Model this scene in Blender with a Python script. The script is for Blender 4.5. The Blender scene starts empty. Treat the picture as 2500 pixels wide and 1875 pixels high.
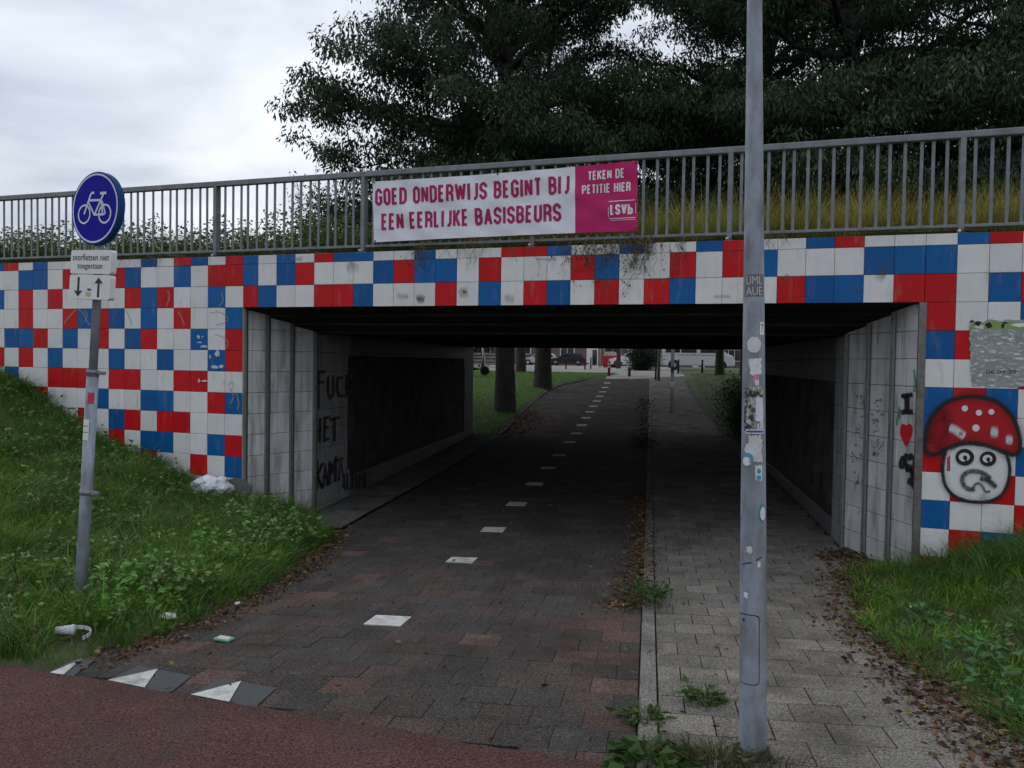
import bpy, bmesh, math, random
import numpy as np
from mathutils import Vector, Matrix

# ------------------------------------------------------------------ camera, sky, sun, exposure
SC = bpy.context.scene
COL = SC.collection
EYE = 2.55
FPX = 2000.0
CR = np.array([0.98591, 0.16658, 0.01521])
CU = np.array([-0.01976, 0.02568, 0.99947])
CF = np.array([-0.1661, 0.98569, -0.02861])
cam_d = bpy.data.cameras.new('camera')
cam = bpy.data.objects.new('camera', cam_d)
COL.objects.link(cam)
cam.matrix_world = Matrix(((CR[0], CU[0], -CF[0], 0), (CR[1], CU[1], -CF[1], 0), (CR[2], CU[2], -CF[2], EYE), (0, 0, 0, 1)))
cam_d.sensor_width = 36
cam_d.lens = 36 * FPX / 2500
cam_d.clip_start = .05
cam_d.clip_end = 3000
SC.camera = cam
SUN_ELEV, SUN_ROT = math.radians(50), math.radians(-50)
W = bpy.data.worlds.new("World")
SC.world = W
W.use_nodes = True
nt = W.node_tree
for n in list(nt.nodes): nt.nodes.remove(n)
N = nt.nodes.new
out = N('ShaderNodeOutputWorld')
sky = N('ShaderNodeTexSky'); sky.sky_type = 'NISHITA'; sky.sun_disc = False
sky.sun_elevation = SUN_ELEV; sky.sun_rotation = SUN_ROT
bg1 = N('ShaderNodeBackground'); bg1.inputs[1].default_value = .06
nt.links.new(sky.outputs[0], bg1.inputs[0])
tc = N('ShaderNodeTexCoord'); sep = N('ShaderNodeSeparateXYZ')
nt.links.new(tc.outputs['Generated'], sep.inputs[0])
def wm(op, a, b=None):
    m = N('ShaderNodeMath'); m.operation = op
    for i, v in enumerate((a, b)):
        if v is None: continue
        if isinstance(v, (int, float)): m.inputs[i].default_value = v
        else: nt.links.new(v, m.inputs[i])
    return m.outputs[0]
zz = wm('MAXIMUM', sep.outputs[2], 0.0)
den = wm('ADD', zz, .22)
comb = N('ShaderNodeCombineXYZ')
nt.links.new(wm('DIVIDE', sep.outputs[0], den), comb.inputs[0])
nt.links.new(wm('DIVIDE', sep.outputs[1], den), comb.inputs[1])
no = N('ShaderNodeTexNoise'); no.inputs['Scale'].default_value = 1.4; no.inputs['Detail'].default_value = 5; no.inputs['Roughness'].default_value = .48; no.inputs['Distortion'].default_value = .3
nt.links.new(comb.outputs[0], no.inputs['Vector'])
ramp = N('ShaderNodeValToRGB')
ramp.color_ramp.elements[0].position = .36; ramp.color_ramp.elements[0].color = (.45, .50, .58, 1)
ramp.color_ramp.elements[1].position = .62; ramp.color_ramp.elements[1].color = (.86, .90, .96, 1)
nt.links.new(no.outputs['Fac'], ramp.inputs[0])
bg2 = N('ShaderNodeBackground')
nt.links.new(ramp.outputs[0], bg2.inputs[0])
nt.links.new(wm('ADD', wm('MULTIPLY', zz, .75), .98), bg2.inputs[1])
mx = N('ShaderNodeMixShader'); mx.inputs[0].default_value = .88
nt.links.new(bg1.outputs[0], mx.inputs[1]); nt.links.new(bg2.outputs[0], mx.inputs[2]); nt.links.new(mx.outputs[0], out.inputs[0])
sd = bpy.data.lights.new('sun', 'SUN'); sd.energy = .6; sd.angle = math.radians(25); sd.color = (1, .96, .9)
so = bpy.data.objects.new('sun', sd); COL.objects.link(so)
sdir = Vector((math.sin(SUN_ROT) * math.cos(SUN_ELEV), math.cos(SUN_ROT) * math.cos(SUN_ELEV), math.sin(SUN_ELEV)))
so.rotation_euler = sdir.to_track_quat('Z', 'Y').to_euler()
so.location = (-10, -20, 30)
SC.view_settings.view_transform = 'Standard'
SC.view_settings.look = 'None'
SC.view_settings.exposure = .12
SC.view_settings.gamma = 1
SC.view_settings.use_curve_mapping = False
SC.cycles.use_denoising = True
SC.cycles.max_bounces = 8
SC.cycles.diffuse_bounces = 1
SC.cycles.transparent_max_bounces = 24

# ------------------------------------------------------------------ measured frame of the place
ANG = math.radians(9.2178)
P0 = np.array([-5.68208, 10.70379, 3.23384])      # left top corner of the opening on the tiled face
XD = np.array([math.cos(ANG), -math.sin(ANG), 0]); ND = np.array([math.sin(ANG), math.cos(ANG), 0])
OPW = 8.647; TW = .298; TH = .30; ZS = P0[2]
CAMP = np.array([0, 0, EYE])
D = 2500 / 2212
def ray(px, py): return CF + CR * (px - 1250) / FPX + CU * (937.5 - py) / FPX
def atplane(px, py, P, n):
    d = ray(px, py); P = np.asarray(P, float); n = np.asarray(n, float)
    return CAMP + d * (((P - CAMP) @ n) / (d @ n))
def fac(px, py, off=0.0):
    q = atplane(px, py, P0 - ND * off, ND) - P0
    return q @ XD, q[2] + ZS
def W2L(x, y):
    q = np.array([x, y, 0]) - P0
    return q @ XD, q[0] * ND[0] + q[1] * ND[1]
def L2W(u, n): return P0[0] + u * XD[0] + n * ND[0], P0[1] + u * XD[1] + n * ND[1]
def g(y):
    return np.interp(y, [-30, 0, 3, 5, 6.45, 8, 9.5, 11, 13, 16, 20, 23, 25.2, 27, 29, 31, 33, 35.5, 38, 41, 44, 50, 60, 80, 120],
                     [.88, .80, .62, .48, .38, .29, .225, .20, .215, .25, .32, .40, .486, .62, .74, .86, .97, 1.11, 1.26, 1.5, 1.76, 1.93, 2.04, 2.03, 2.0])
def G(x, y): return g(y) + .02 * np.clip(np.asarray(x) + 2.1, -3.2, 4.6)
def sm(t): t = np.clip(t, 0, 1); return t * t * (3 - 2 * t)
def aline(x): return 3.915 - .217 * x
def edge_l(y): return np.interp(y, [3, 4.5, 6, 7.2, 9.2, 10.4, 12], [-4.2, -3.95, -3.60, -3.66, -3.98, -4.22, -4.3])
def edge_r(y): return np.interp(y, [3, 4.5, 5.5, 6.8, 8.3, 10, 10.8, 23], [2.0, 1.9, 1.76, 1.66, 1.9, 2.2, 2.41, 2.41])
FLY, FLX = [22, 25, 29, 33, 37.5, 40, 41.2, 43.5, 45, 47], [-4.2, -4.3, -4.48, -4.57, -4.59, -4.26, -3.73, -2.9, -2.2, -1.5]
def far_l(y): return np.interp(y, FLY, FLX)
def H(x, y):
    x = np.asarray(x, float); y = np.asarray(y, float)
    s = (x - P0[0]) * ND[0] + (y - P0[1]) * ND[1]
    u = (x - P0[0]) * XD[0] + (y - P0[1]) * XD[1]
    base = G(x, y)
    # left bank
    dx = np.maximum(edge_l(y) - x, 0)
    B = np.interp(dx, [0, .35, .8, 1.9, 2.6, 3.6, 4.45, 5.35, 6.35, 8, 20], [0, .13, .27, .44, .80, 1.04, 1.48, 1.98, 2.22, 2.42, 2.7])
    t = np.interp(y - aline(x), [0, .15, 1.3, 3.4, 6], [0, .08, .62, .86, 1.0])
    fade = 1 - sm((s - .0) / .8) * (x > -5.75)
    BL = B * t * fade
    dr = np.maximum(x - edge_r(y), 0)
    BR = np.interp(dr, [0, .3, .9, 1.2, 1.6, 2.4, 6], [0, .04, .10, .22, .36, .46, .7]) * np.interp(y, [2, 4, 7], [.3, .7, 1]) * (1 - sm((s + .1) / .8) * (x < 3.3))
    near = (base + BL + BR)
    # beyond the tunnel
    fl = np.maximum(far_l(y) - x, 0)
    FL = np.interp(fl, [0, .12, .9, 2.5, 6], [0, .12, .22, .30, .45]) * np.interp(y, [23.6, 25, 29, 44, 50], [0, .6, 1, .5, 0])
    fr = np.maximum(x - 2.35, 0)
    FR = np.interp(fr, [0, .5, 2, 5], [0, .05, .25, .4]) * np.interp(y, [22.3, 25, 44, 50], [0, 1, .5, 0])
    far = base + FL + FR
    return np.where(y > 19, far, near)
def atg(px, py, off=0.0):
    d = ray(px, py); t = 1.0
    for t in np.arange(2, 90, .02):
        q = CAMP + d * t
        if q[2] <= float(H(q[0], q[1])) + off: break
    return q

# ------------------------------------------------------------------ bookkeeping
def tag(o, label, cat=None, group=None, kind=None):
    o['label'] = label
    if cat: o['category'] = cat
    if group: o['group'] = group
    if kind: o['kind'] = kind
    return o
def thing(name, label, cat, loc=(0, 0, 0), rz=0, group=None, parent=None):
    o = bpy.data.objects.new(name, None); COL.objects.link(o)
    o.empty_display_size = .2
    o.location = loc; o.rotation_euler = (0, 0, rz)
    return tag(o, label, cat, group)
def copy_tree(o, parent=None):
    c = o.copy(); COL.objects.link(c)
    if parent is not None: c.parent = parent
    for ch in list(o.children): copy_tree(ch, c)
    return c
def link(name, me, parent=None):
    o = bpy.data.objects.new(name, me); COL.objects.link(o)
    if parent is not None: o.parent = parent
    return o

class MB:
    """collects polygons with a material slot, a tint and a fade value per vertex"""
    def __init__(s): s.v = []; s.f = []; s.m = []; s.c = []; s.a = []; s.sm = []
    def add(s, verts, faces, mi=0, col=(1, 1, 1), fade=1.0, smooth=False):
        b = len(s.v); s.v.extend([tuple(map(float, q)) for q in verts])
        s.c.extend([col] * len(verts))
        s.a.extend(list(fade) if hasattr(fade, '__len__') else [fade] * len(verts))
        for f in faces: s.f.append([b + i for i in f]); s.m.append(mi); s.sm.append(smooth)
    def box(s, c, d, mi=0, col=(1, 1, 1), rz=0, M=None):
        hx, hy, hz = d[0] / 2, d[1] / 2, d[2] / 2
        vs = [(x, y, z) for z in (-hz, hz) for y in (-hy, hy) for x in (-hx, hx)]
        ca, sa = math.cos(rz), math.sin(rz)
        if M is not None: vs = [tuple(M @ Vector(q)) for q in vs]
        vs = [(c[0] + x * ca - y * sa, c[1] + x * sa + y * ca, c[2] + z) for x, y, z in vs]
        s.add(vs, [(0, 2, 3, 1), (4, 5, 7, 6), (0, 1, 5, 4), (2, 6, 7, 3), (0, 4, 6, 2), (1, 3, 7, 5)], mi, col)
    def bbox(s, c, d, bev=.01, mi=0, col=(1, 1, 1), rz=0, axis=None):
        """bevelled box"""
        bm = bmesh.new(); bmesh.ops.create_cube(bm, size=1)
        for v in bm.verts: v.co = Vector((v.co.x * d[0], v.co.y * d[1], v.co.z * d[2]))
        bmesh.ops.bevel(bm, geom=list(bm.edges), offset=bev, segments=2, affect='EDGES', profile=.6)
        R = Matrix.Rotation(rz, 3, 'Z') if axis is None else axis
        vs = [tuple(Vector(c) + R @ v.co) for v in bm.verts]
        bm.verts.index_update()
        s.add(vs, [[v.index for v in f.verts] for f in bm.faces], mi, col); bm.free()
    def tube(s, pts, rad, n=8, mi=0, col=(1, 1, 1), cap=True):
        pts = [Vector(p) for p in pts]
        if not hasattr(rad, '__len__'): rad = [rad] * len(pts)
        rings = []; up = None
        for i, p in enumerate(pts):
            t = (pts[min(i + 1, len(pts) - 1)] - pts[max(i - 1, 0)])
            if t.length < 1e-9: t = Vector((0, 0, 1))
            t.normalize()
            if up is None:
                a = Vector((0, 0, 1)) if abs(t.z) < .9 else Vector((1, 0, 0))
                up = t.cross(a).normalized()
            else: up = (up - t * up.dot(t)).normalized()
            w = t.cross(up)
            rings.append([p + (up * math.cos(k * 2 * math.pi / n) + w * math.sin(k * 2 * math.pi / n)) * rad[i] for k in range(n)])
        vs = [q for r in rings for q in r]; fs = []
        for i in range(len(pts) - 1):
            for k in range(n):
                a, b = i * n + k, i * n + (k + 1) % n
                fs.append((a, b, b + n, a + n))
        if cap: fs.append(list(range(n))[::-1]); fs.append([(len(pts) - 1) * n + k for k in range(n)])
        s.add(vs, fs, mi, col, smooth=True)
    def prism(s, poly, ax0, axu, axv, axn, th, mi=0, col=(1, 1, 1), side_mi=None):
        """2D polygon (u,v) on origin ax0 extruded by th along axn"""
        o, u, v, w = (np.asarray(q, float) for q in (ax0, axu, axv, axn)); n = len(poly)
        a = [o + u * p[0] + v * p[1] for p in poly]; b = [q + w * th for q in a]
        s.add(a + b, [list(range(n))[::-1], list(range(n, 2 * n))], mi, col)
        s.add(a + b, [(i, (i + 1) % n, n + (i + 1) % n, n + i) for i in range(n)], mi if side_mi is None else side_mi, col)
    def build(s, name, mats, parent=None, smooth=None):
        me = bpy.data.meshes.new(name); me.from_pydata(s.v, [], s.f)
        for m in (mats if isinstance(mats, (list, tuple)) else [mats]): me.materials.append(m)
        me.polygons.foreach_set('material_index', s.m)
        me.polygons.foreach_set('use_smooth', s.sm if smooth is None else [smooth] * len(s.f))
        ca = me.color_attributes.new('Col', 'FLOAT_COLOR', 'POINT')
        arr = np.ones((len(s.v), 4), np.float32); arr[:, :3] = np.array(s.c, np.float32).reshape(-1, 3)
        ca.data.foreach_set('color', arr.ravel())
        at = me.attributes.new('fade', 'FLOAT', 'POINT'); at.data.foreach_set('value', np.array(s.a, np.float32))
        me.update()
        return link(name, me, parent)

def quads_np(name, V, col, mats, parent=None, smooth=False):
    """V (n,4,3) separate quads, col (n,3) or (n,4,3)"""
    n = len(V); me = bpy.data.meshes.new(name)
    me.vertices.add(n * 4); me.vertices.foreach_set('co', V.astype(np.float32).ravel())
    me.loops.add(n * 4); me.loops.foreach_set('vertex_index', np.arange(n * 4, dtype=np.int32))
    me.polygons.add(n); me.polygons.foreach_set('loop_start', np.arange(0, n * 4, 4, dtype=np.int32))
    me.update(calc_edges=True)
    ca = me.color_attributes.new('Col', 'FLOAT_COLOR', 'POINT')
    if col.ndim == 2: col = np.repeat(col[:, None, :], 4, 1)
    arr = np.ones((n * 4, 4), np.float32); arr[:, :3] = col.reshape(-1, 3); ca.data.foreach_set('color', arr.ravel())
    for m in (mats if isinstance(mats, (list, tuple)) else [mats]): me.materials.append(m)
    me.polygons.foreach_set('use_smooth', [smooth] * n)
    me.update(); me.validate()
    return link(name, me, parent)

# ------------------------------------------------------------------ materials
MATS = {}
def mat(name, col=(.5, .5, .5), rough=.6, metal=0, tint=False, var=.0, vscale=8, bump=0, bscale=40, spec=.3, dirt=None, dscale=2, dstretch=(1, 1, 1),
        dlo=.5, dhi=.7, fade=False, speck=None, trans=0, alpha_noise=None, coat=0):
    if name in MATS: return MATS[name]
    m = bpy.data.materials.new(name); m.use_nodes = True; t = m.node_tree
    b = t.nodes['Principled BSDF']; L = t.links.new
    b.inputs['Roughness'].default_value = rough; b.inputs['Metallic'].default_value = metal
    b.inputs['Specular IOR Level'].default_value = spec
    if coat: b.inputs['Coat Weight'].default_value = coat
    tcn = t.nodes.new('ShaderNodeTexCoord')
    rgb = t.nodes.new('ShaderNodeRGB'); rgb.outputs[0].default_value = (*col, 1); cur = rgb.outputs[0]
    def mix(a, bb, fac, blend='MIX'):
        x = t.nodes.new('ShaderNodeMix'); x.data_type = 'RGBA'; x.blend_type = blend
        for s_, v in ((x.inputs[0], fac), (x.inputs[6], a), (x.inputs[7], bb)):
            if isinstance(v, (int, float)): s_.default_value = v
            elif isinstance(v, tuple): s_.default_value = (*v, 1) if len(v) == 3 else v
            else: L(v, s_)
        return x.outputs[2]
    def noise(sc, det=4, ro=.55, stretch=None, dis=0):
        q = t.nodes.new('ShaderNodeTexNoise'); q.inputs['Scale'].default_value = sc; q.inputs['Detail'].default_value = det
        q.inputs['Roughness'].default_value = ro; q.inputs['Distortion'].default_value = dis
        if stretch:
            mp = t.nodes.new('ShaderNodeMapping'); mp.inputs['Scale'].default_value = stretch
            L(tcn.outputs['Object'], mp.inputs[0]); L(mp.outputs[0], q.inputs['Vector'])
        else: L(tcn.outputs['Object'], q.inputs['Vector'])
        return q.outputs['Fac']
    def rng(v, a, c, lo=0.0, hi=1.0):
        q = t.nodes.new('ShaderNodeMapRange'); L(v, q.inputs[0])
        for i, k in enumerate((a, c, lo, hi)): q.inputs[i + 1].default_value = k
        return q.outputs[0]
    if tint:
        at = t.nodes.new('ShaderNodeAttribute'); at.attribute_name = 'Col'
        cur = mix(cur, at.outputs['Color'], 1.0, 'MULTIPLY')
    if var:
        v = rng(noise(vscale), .25, .75, 1 - var, 1 + var)
        q = t.nodes.new('ShaderNodeVectorMath'); q.operation = 'SCALE'; L(cur, q.inputs[0]); L(v, q.inputs['Scale']); cur = q.outputs[0]
    if speck:
        sc, amt = speck
        v = rng(noise(sc, 2, .7), .3, .7, 1 - amt, 1 + amt)
        q = t.nodes.new('ShaderNodeVectorMath'); q.operation = 'SCALE'; L(cur, q.inputs[0]); L(v, q.inputs['Scale']); cur = q.outputs[0]
    if dirt:
        v = rng(noise(dscale, 5, .62, dstretch), dlo, dhi)
        cur = mix(cur, dirt, v)
    L(cur, b.inputs['Base Color'])
    if bump:
        bp = t.nodes.new('ShaderNodeBump'); bp.inputs['Strength'].default_value = bump; bp.inputs['Distance'].default_value = .01
        L(noise(bscale, 3), bp.inputs['Height']); L(bp.outputs[0], b.inputs['Normal'])
    outn = t.nodes['Material Output']
    if trans:
        tr = t.nodes.new('ShaderNodeBsdfTranslucent'); L(cur, tr.inputs[0])
        ms = t.nodes.new('ShaderNodeMixShader'); ms.inputs[0].default_value = trans
        L(b.outputs[0], ms.inputs[1]); L(tr.outputs[0], ms.inputs[2]); L(ms.outputs[0], outn.inputs[0])
    if fade:
        at = t.nodes.new('ShaderNodeAttribute'); at.attribute_name = 'fade'
        nz = rng(noise(60, 2, .7), .3, .7, .55, 1.25)
        mm = t.nodes.new('ShaderNodeMath'); mm.operation = 'MULTIPLY'; mm.use_clamp = True; L(at.outputs['Fac'], mm.inputs[0]); L(nz, mm.inputs[1])
        tp = t.nodes.new('ShaderNodeBsdfTransparent'); ms = t.nodes.new('ShaderNodeMixShader')
        L(mm.outputs[0], ms.inputs[0]); L(tp.outputs[0], ms.inputs[1]); L(b.outputs[0], ms.inputs[2]); L(ms.outputs[0], outn.inputs[0])
    if alpha_noise:
        sc, lo, hi = alpha_noise
        v = rng(noise(sc, 5, .7), lo, hi)
        tp = t.nodes.new('ShaderNodeBsdfTransparent'); ms = t.nodes.new('ShaderNodeMixShader')
        L(v, ms.inputs[0]); L(tp.outputs[0], ms.inputs[1]); L(b.outputs[0], ms.inputs[2]); L(ms.outputs[0], outn.inputs[0])
    MATS[name] = m
    return m

M_TILE = mat('glazed_tile', (1, 1, 1), .42, tint=True, var=.07, vscale=5, bump=.08, bscale=25, spec=.18, dirt=(.22, .20, .15), dscale=3.2, dstretch=(3, 3, .6), dlo=.56, dhi=1.05)
M_GROUT = mat('grout', (.06, .058, .055), .9, var=.25, vscale=12)
M_ITILE = mat('tunnel_tile', (1, 1, 1), .5, tint=True, var=.12, vscale=3, bump=.06, bscale=25, spec=.08, dirt=(.13, .12, .10), dscale=2.2, dstretch=(3, 3, .5), dlo=.46, dhi=.8)
M_CONC = mat('concrete', (.22, .215, .20), .9, var=.25, vscale=4, bump=.3, bscale=30, dirt=(.08, .08, .07), dscale=3, dstretch=(2, 2, .6), dlo=.5, dhi=.75)
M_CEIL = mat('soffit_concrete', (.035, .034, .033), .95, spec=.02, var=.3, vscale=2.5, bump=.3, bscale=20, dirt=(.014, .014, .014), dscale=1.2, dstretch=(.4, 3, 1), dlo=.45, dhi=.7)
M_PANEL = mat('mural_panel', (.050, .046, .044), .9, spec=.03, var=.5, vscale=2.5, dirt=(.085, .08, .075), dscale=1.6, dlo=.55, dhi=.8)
M_STRIP = mat('steel_strip', (.16, .155, .15), .5, .6, var=.25, vscale=15, dirt=(.09, .06, .04), dscale=6, dlo=.55, dhi=.75)
M_GALV = mat('galvanised_steel', (.17, .185, .20), .6, .3, var=.22, vscale=9, bump=.1, bscale=60, spec=.4, dirt=(.13, .125, .11), dscale=4, dstretch=(1, 1, 1), dlo=.5, dhi=.8)
M_POLE = mat('lamp_steel', (.25, .285, .335), .6, .15, var=.16, vscale=7, bump=.08, bscale=70, spec=.35, dirt=(.10, .105, .11), dscale=4.0, dstretch=(2.5, 2.5, .8), dlo=.42, dhi=.72)
M_DARK = mat('dark_rubber', (.015, .015, .015), .7)
M_PAVE = mat('paver', (1, 1, 1), .88, tint=True, var=.16, vscale=3, bump=.5, bscale=160, speck=(75, .75), spec=.03, dirt=(.030, .027, .026), dscale=1.1, dlo=.5, dhi=.8)
M_SLAB = mat('slab', (1, 1, 1), .9, tint=True, var=.14, vscale=4, bump=.5, bscale=160, speck=(75, .7), spec=.04, dirt=(.042, .038, .033), dscale=1.6, dlo=.48, dhi=.82)
M_JOINT = mat('joint_soil', (.022, .021, .017), .95, var=.4, vscale=5, dirt=(.03, .038, .014), dscale=3, dlo=.5, dhi=.65)
M_ASPH = mat('red_asphalt', (.082, .044, .040), .9, var=.16, vscale=2.5, bump=.9, bscale=150, speck=(80, .85), spec=.08, dirt=(.055, .044, .042), dscale=1.2, dlo=.5, dhi=.85)
M_MARK = mat('white_paving', (.44, .44, .425), .85, var=.1, vscale=8, bump=.3, bscale=120, speck=(80, .3), spec=.03, dirt=(.16, .15, .135), dscale=5, dlo=.48, dhi=.8)
M_MARKD = mat('charcoal_paving', (.05, .053, .056), .85, var=.15, vscale=8, bump=.3, bscale=120, speck=(110, .3))
M_TGROUT = mat('tunnel_grout', (.018, .018, .018), .9)
M_FILM = mat('sign_film', (1, 1, 1), .55, tint=True, spec=.08, var=.06, vscale=8)
M_SOIL = mat('soil', (.035, .038, .018), .95, var=.4, vscale=2, dirt=(.045, .06, .02), dscale=1.3, dlo=.4, dhi=.6)
M_GRASS = mat('grass_blade', (1, 1, 1), .6, tint=True, spec=.25, trans=.34)
M_LEAF = mat('leaf', (1, 1, 1), .5, tint=True, spec=.3, trans=.25)
M_DEAD = mat('dead_leaf', (1, 1, 1), .8, tint=True)
M_BARK = mat('bark', (.045, .04, .034), .95, var=.35, vscale=6, bump=.8, bscale=12)
M_FLAT = mat('paint', (1, 1, 1), .55, tint=True, spec=.3)
M_GLOSS = mat('gloss_paint', (1, 1, 1), .42, tint=True, spec=.3, var=.05, vscale=12)
M_SPRAY = mat('spray_paint', (1, 1, 1), .6, tint=True, fade=True)
M_CLOTH = mat('banner_cloth', (1, 1, 1), .6, tint=True, spec=.3, var=.03, vscale=4)
M_GLASS = mat('window_glass', (.02, .022, .025), .08, spec=.6)
M_BRICK = mat('brickwork', (.15, .082, .070), .9, var=.2, vscale=30, dirt=(.11, .08, .07), dscale=20, dlo=.45, dhi=.6)
# ------------------------------------------------------------------ the underpass
RNG = random.Random(7)
def vary(lo, hi, c):
    v = RNG.uniform(lo, hi); return tuple(v * k for k in c)
WHT = lambda: vary(.93, 1.05, (.61, .61, .605))
RED = lambda: vary(.9, 1.08,  (.45, .006, .010))
BLU = lambda: vary(.85, 1.1,  (.004, .088, .275))
PICK = {'W': WHT, 'R': RED, 'B': BLU}
def tile_plane(mb, O, ux, nr, ub, zb, colf, gap=.0046, proud=.005, mi=0):
    O = np.asarray(O, float); ux = np.asarray(ux, float); nr = np.asarray(nr, float); zu = np.array([0, 0, 1.])
    for j in range(len(zb) - 1):
        for i in range(len(ub) - 1):
            c = colf(i, j)
            if c is None: continue
            u0, u1 = sorted((ub[i], ub[i + 1])); z0, z1 = sorted((zb[j], zb[j + 1]))
            a = [O + ux * u + zu * z for u, z in ((u0 + gap * .3, z0 + gap * .3), (u1 - gap * .3, z0 + gap * .3), (u1 - gap * .3, z1 - gap * .3), (u0 + gap * .3, z1 - gap * .3))]
            t = [RNG.uniform(-.0006, .0006) for _ in range(2)]
            b = [O + ux * u + zu * z + nr * (proud + t[0] * su + t[1] * sz) for (u, z, su, sz) in ((u0 + gap, z0 + gap, -1, -1), (u1 - gap, z0 + gap, 1, -1), (u1 - gap, z1 - gap, 1, 1), (u0 + gap, z1 - gap, -1, 1))]
            mb.add(a + b, [(4, 5, 6, 7), (0, 1, 5, 4), (1, 2, 6, 5), (2, 3, 7, 6), (3, 0, 4, 7)], mi, c)
LOC = lambda p: (*W2L(p[0], p[1]), p[2])
under = thing('underpass', 'cycle underpass with red, white and blue tiled front and dark tunnel through the embankment', 'underpass', (P0[0], P0[1], 0), -ANG)
ZT = 3.955
def rows(spec, n, rnd):
    return spec
RP, RA, RB = 'P', 'A', 'B'
LINT = ["BWBWRBBWWBWWWRRBWWBWWBRWWBRWW", "BWBRWWWBRBBWRWWWRBWWRWRBWWWBB", "RBWWRRBWWWRWBWRBWRWRBWWWRBBWR"]
# left wing, from the opening outwards, rows downwards
LEFT = ["RWBRWBWWRWWWBWRBWW", "RRWBWWBRWWRWBBWWRW", "WBWWRBRWWWWRWRWBWB", "BWWRWBWBRBRWWRWWBW", "RWBWWRBWRWBWRBBWWR", "RBWWBWWBWWWBWRWRWW", "WWRRWWRRWRRRWWBWRW", "BRWWBBWWBWWWRWWBWW", "WWWRRWRBWRWBWWRWWB", "RBWWBBWRWWBWRWWBWW", "BWRWWRWWBWWRWBWWRW", "WRWBWWRWWRWWBWWRWB"]
RIGHT = ["WBRWWBWWRWBW", "BWWWRWWBWWRW", "RWBRWWRWWBWW", "RWWBWWBWRWWB", "BRWRWBWWBWRW", "WWWRWWRWWBWW", "BRBWRWWBWRWB", "BRRWWBWRWWBW", "RWWBWRWBWWRW", "WRRWBWWRWBWW", "BWWRWWBWRWWB", "WRBBWRWWBWRW", "RWWRWBWWRWBW"]
zb = [ZT, ZS + 2 * TH, ZS + TH] + [ZS - k * TH for k in range(0, 11)]
mb = MB()
nl = 26
ub = [.052 - TW * k for k in range(nl + 1)]
tile_plane(mb, (0, 0, 0), (1, 0, 0), (0, -1, 0), ub, zb[:13], lambda i, j: PICK[LEFT[min(j, 11)][i % 18]]())
mb.box((-3.86, .2, 1.9), (7.82, .396, 4.1), 1)
wing_l = mb.build('wing_wall', [M_TILE, M_GROUT], under); wing_l['label'] = 'tiled wing wall above the grass bank beside the bicycle sign'
mb = MB()
tile_plane(mb, (0, 0, 0), (1, 0, 0), (0, -1, 0), [.052] + [TW * k for k in range(1, 29)] + [OPW], zb[:4], lambda i, j: PICK[LINT[j][i]]())
mb.box((OPW / 2 + .02, .16, (ZS + ZT) / 2 + .002), (OPW - .06, .318, ZT - ZS - .006), 1)
lint = mb.build('lintel', [M_TILE, M_GROUT], under)
mb = MB()
tile_plane(mb, (OPW, 0, 0), (1, 0, 0), (0, -1, 0), [TW * k for k in range(13)], zb[:14], lambda i, j: PICK[RIGHT[min(j, 12)][i % 12]]())
mb.box((OPW + 1.8, .2, 1.9), (3.56, .396, 4.1), 1)
wing_r = mb.build('wing_wall', [M_TILE, M_GROUT], under); wing_r['label'] = 'tiled wing wall with mushroom graffiti and torn poster'
# splayed portal and inner walls (world plan points)
LP = [np.array([-5.66, 10.74]) + (np.array([-5.05, 11.87]) - np.array([-5.66, 10.74])) * k / 3 for k in range(4)]
RPn = [np.array([2.835, 9.335]) + (np.array([2.41, 10.75]) - np.array([2.835, 9.335])) * k / 3 for k in range(4)]
LE = np.array([-5.12, 23.5]); RE = np.array([2.41, 22.2])
ZC = [ZS - .003, 3.129, 3.025, 2.92]
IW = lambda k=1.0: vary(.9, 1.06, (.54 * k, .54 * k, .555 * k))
def wall_part(A, B, inner, ztop, ub, k=1.0, name='tunnel_wall', panel=None, step=0.0):
    """tiled wall between plan points A and B; inner = +1 when the room lies to the right of A->B"""
    a = np.array(LOC((*A, 0))); b = np.array(LOC((*B, 0))); L = np.linalg.norm(b - a); ux = (b - a) / L
    nr = np.array([ux[1], -ux[0], 0]) * inner
    mb = MB()
    zz_ = [ZS - .0 - TH * j for j in range(0, 12)]
    zbs = [ztop] + [z for z in zz_ if z < ztop - .03]
    us = [0] + [x for x in ub if x < L - .02] + [L]
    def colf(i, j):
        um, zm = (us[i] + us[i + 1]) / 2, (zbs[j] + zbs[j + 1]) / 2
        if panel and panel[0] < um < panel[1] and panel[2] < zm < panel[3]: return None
        return IW(k if (not panel or um > panel[0]) else min(.85, k * 2.6))  # tiles past the entrance border tinted darker, tunnel shade put into their colour
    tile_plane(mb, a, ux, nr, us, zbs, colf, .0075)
    c = (a + b) / 2 - nr * .15
    M = Matrix(((ux[0], -nr[0], 0), (ux[1], -nr[1], 0), (0, 0, 1)))
    mb.box((c[0], c[1], 1.66), (L, .296, 3.9), 1, M=M)
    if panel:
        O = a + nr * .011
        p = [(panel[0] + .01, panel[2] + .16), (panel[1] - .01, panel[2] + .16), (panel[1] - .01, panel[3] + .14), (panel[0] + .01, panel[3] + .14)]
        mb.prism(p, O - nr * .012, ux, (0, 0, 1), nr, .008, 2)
    o = mb.build(name, [M_ITILE, M_TGROUT, M_PANEL], under)
    return o, a, ux, nr, L
for k in range(3):
    wall_part(LP[k], LP[k + 1], 1, ZC[k] + .12, [.16, .46], 1.0, 'portal_panel')
    o, *_ = wall_part(RPn[k], RPn[k + 1], -1, ZC[k] + .12, [.35], .95, 'portal_panel')
    if k == 0: GP = o
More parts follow.
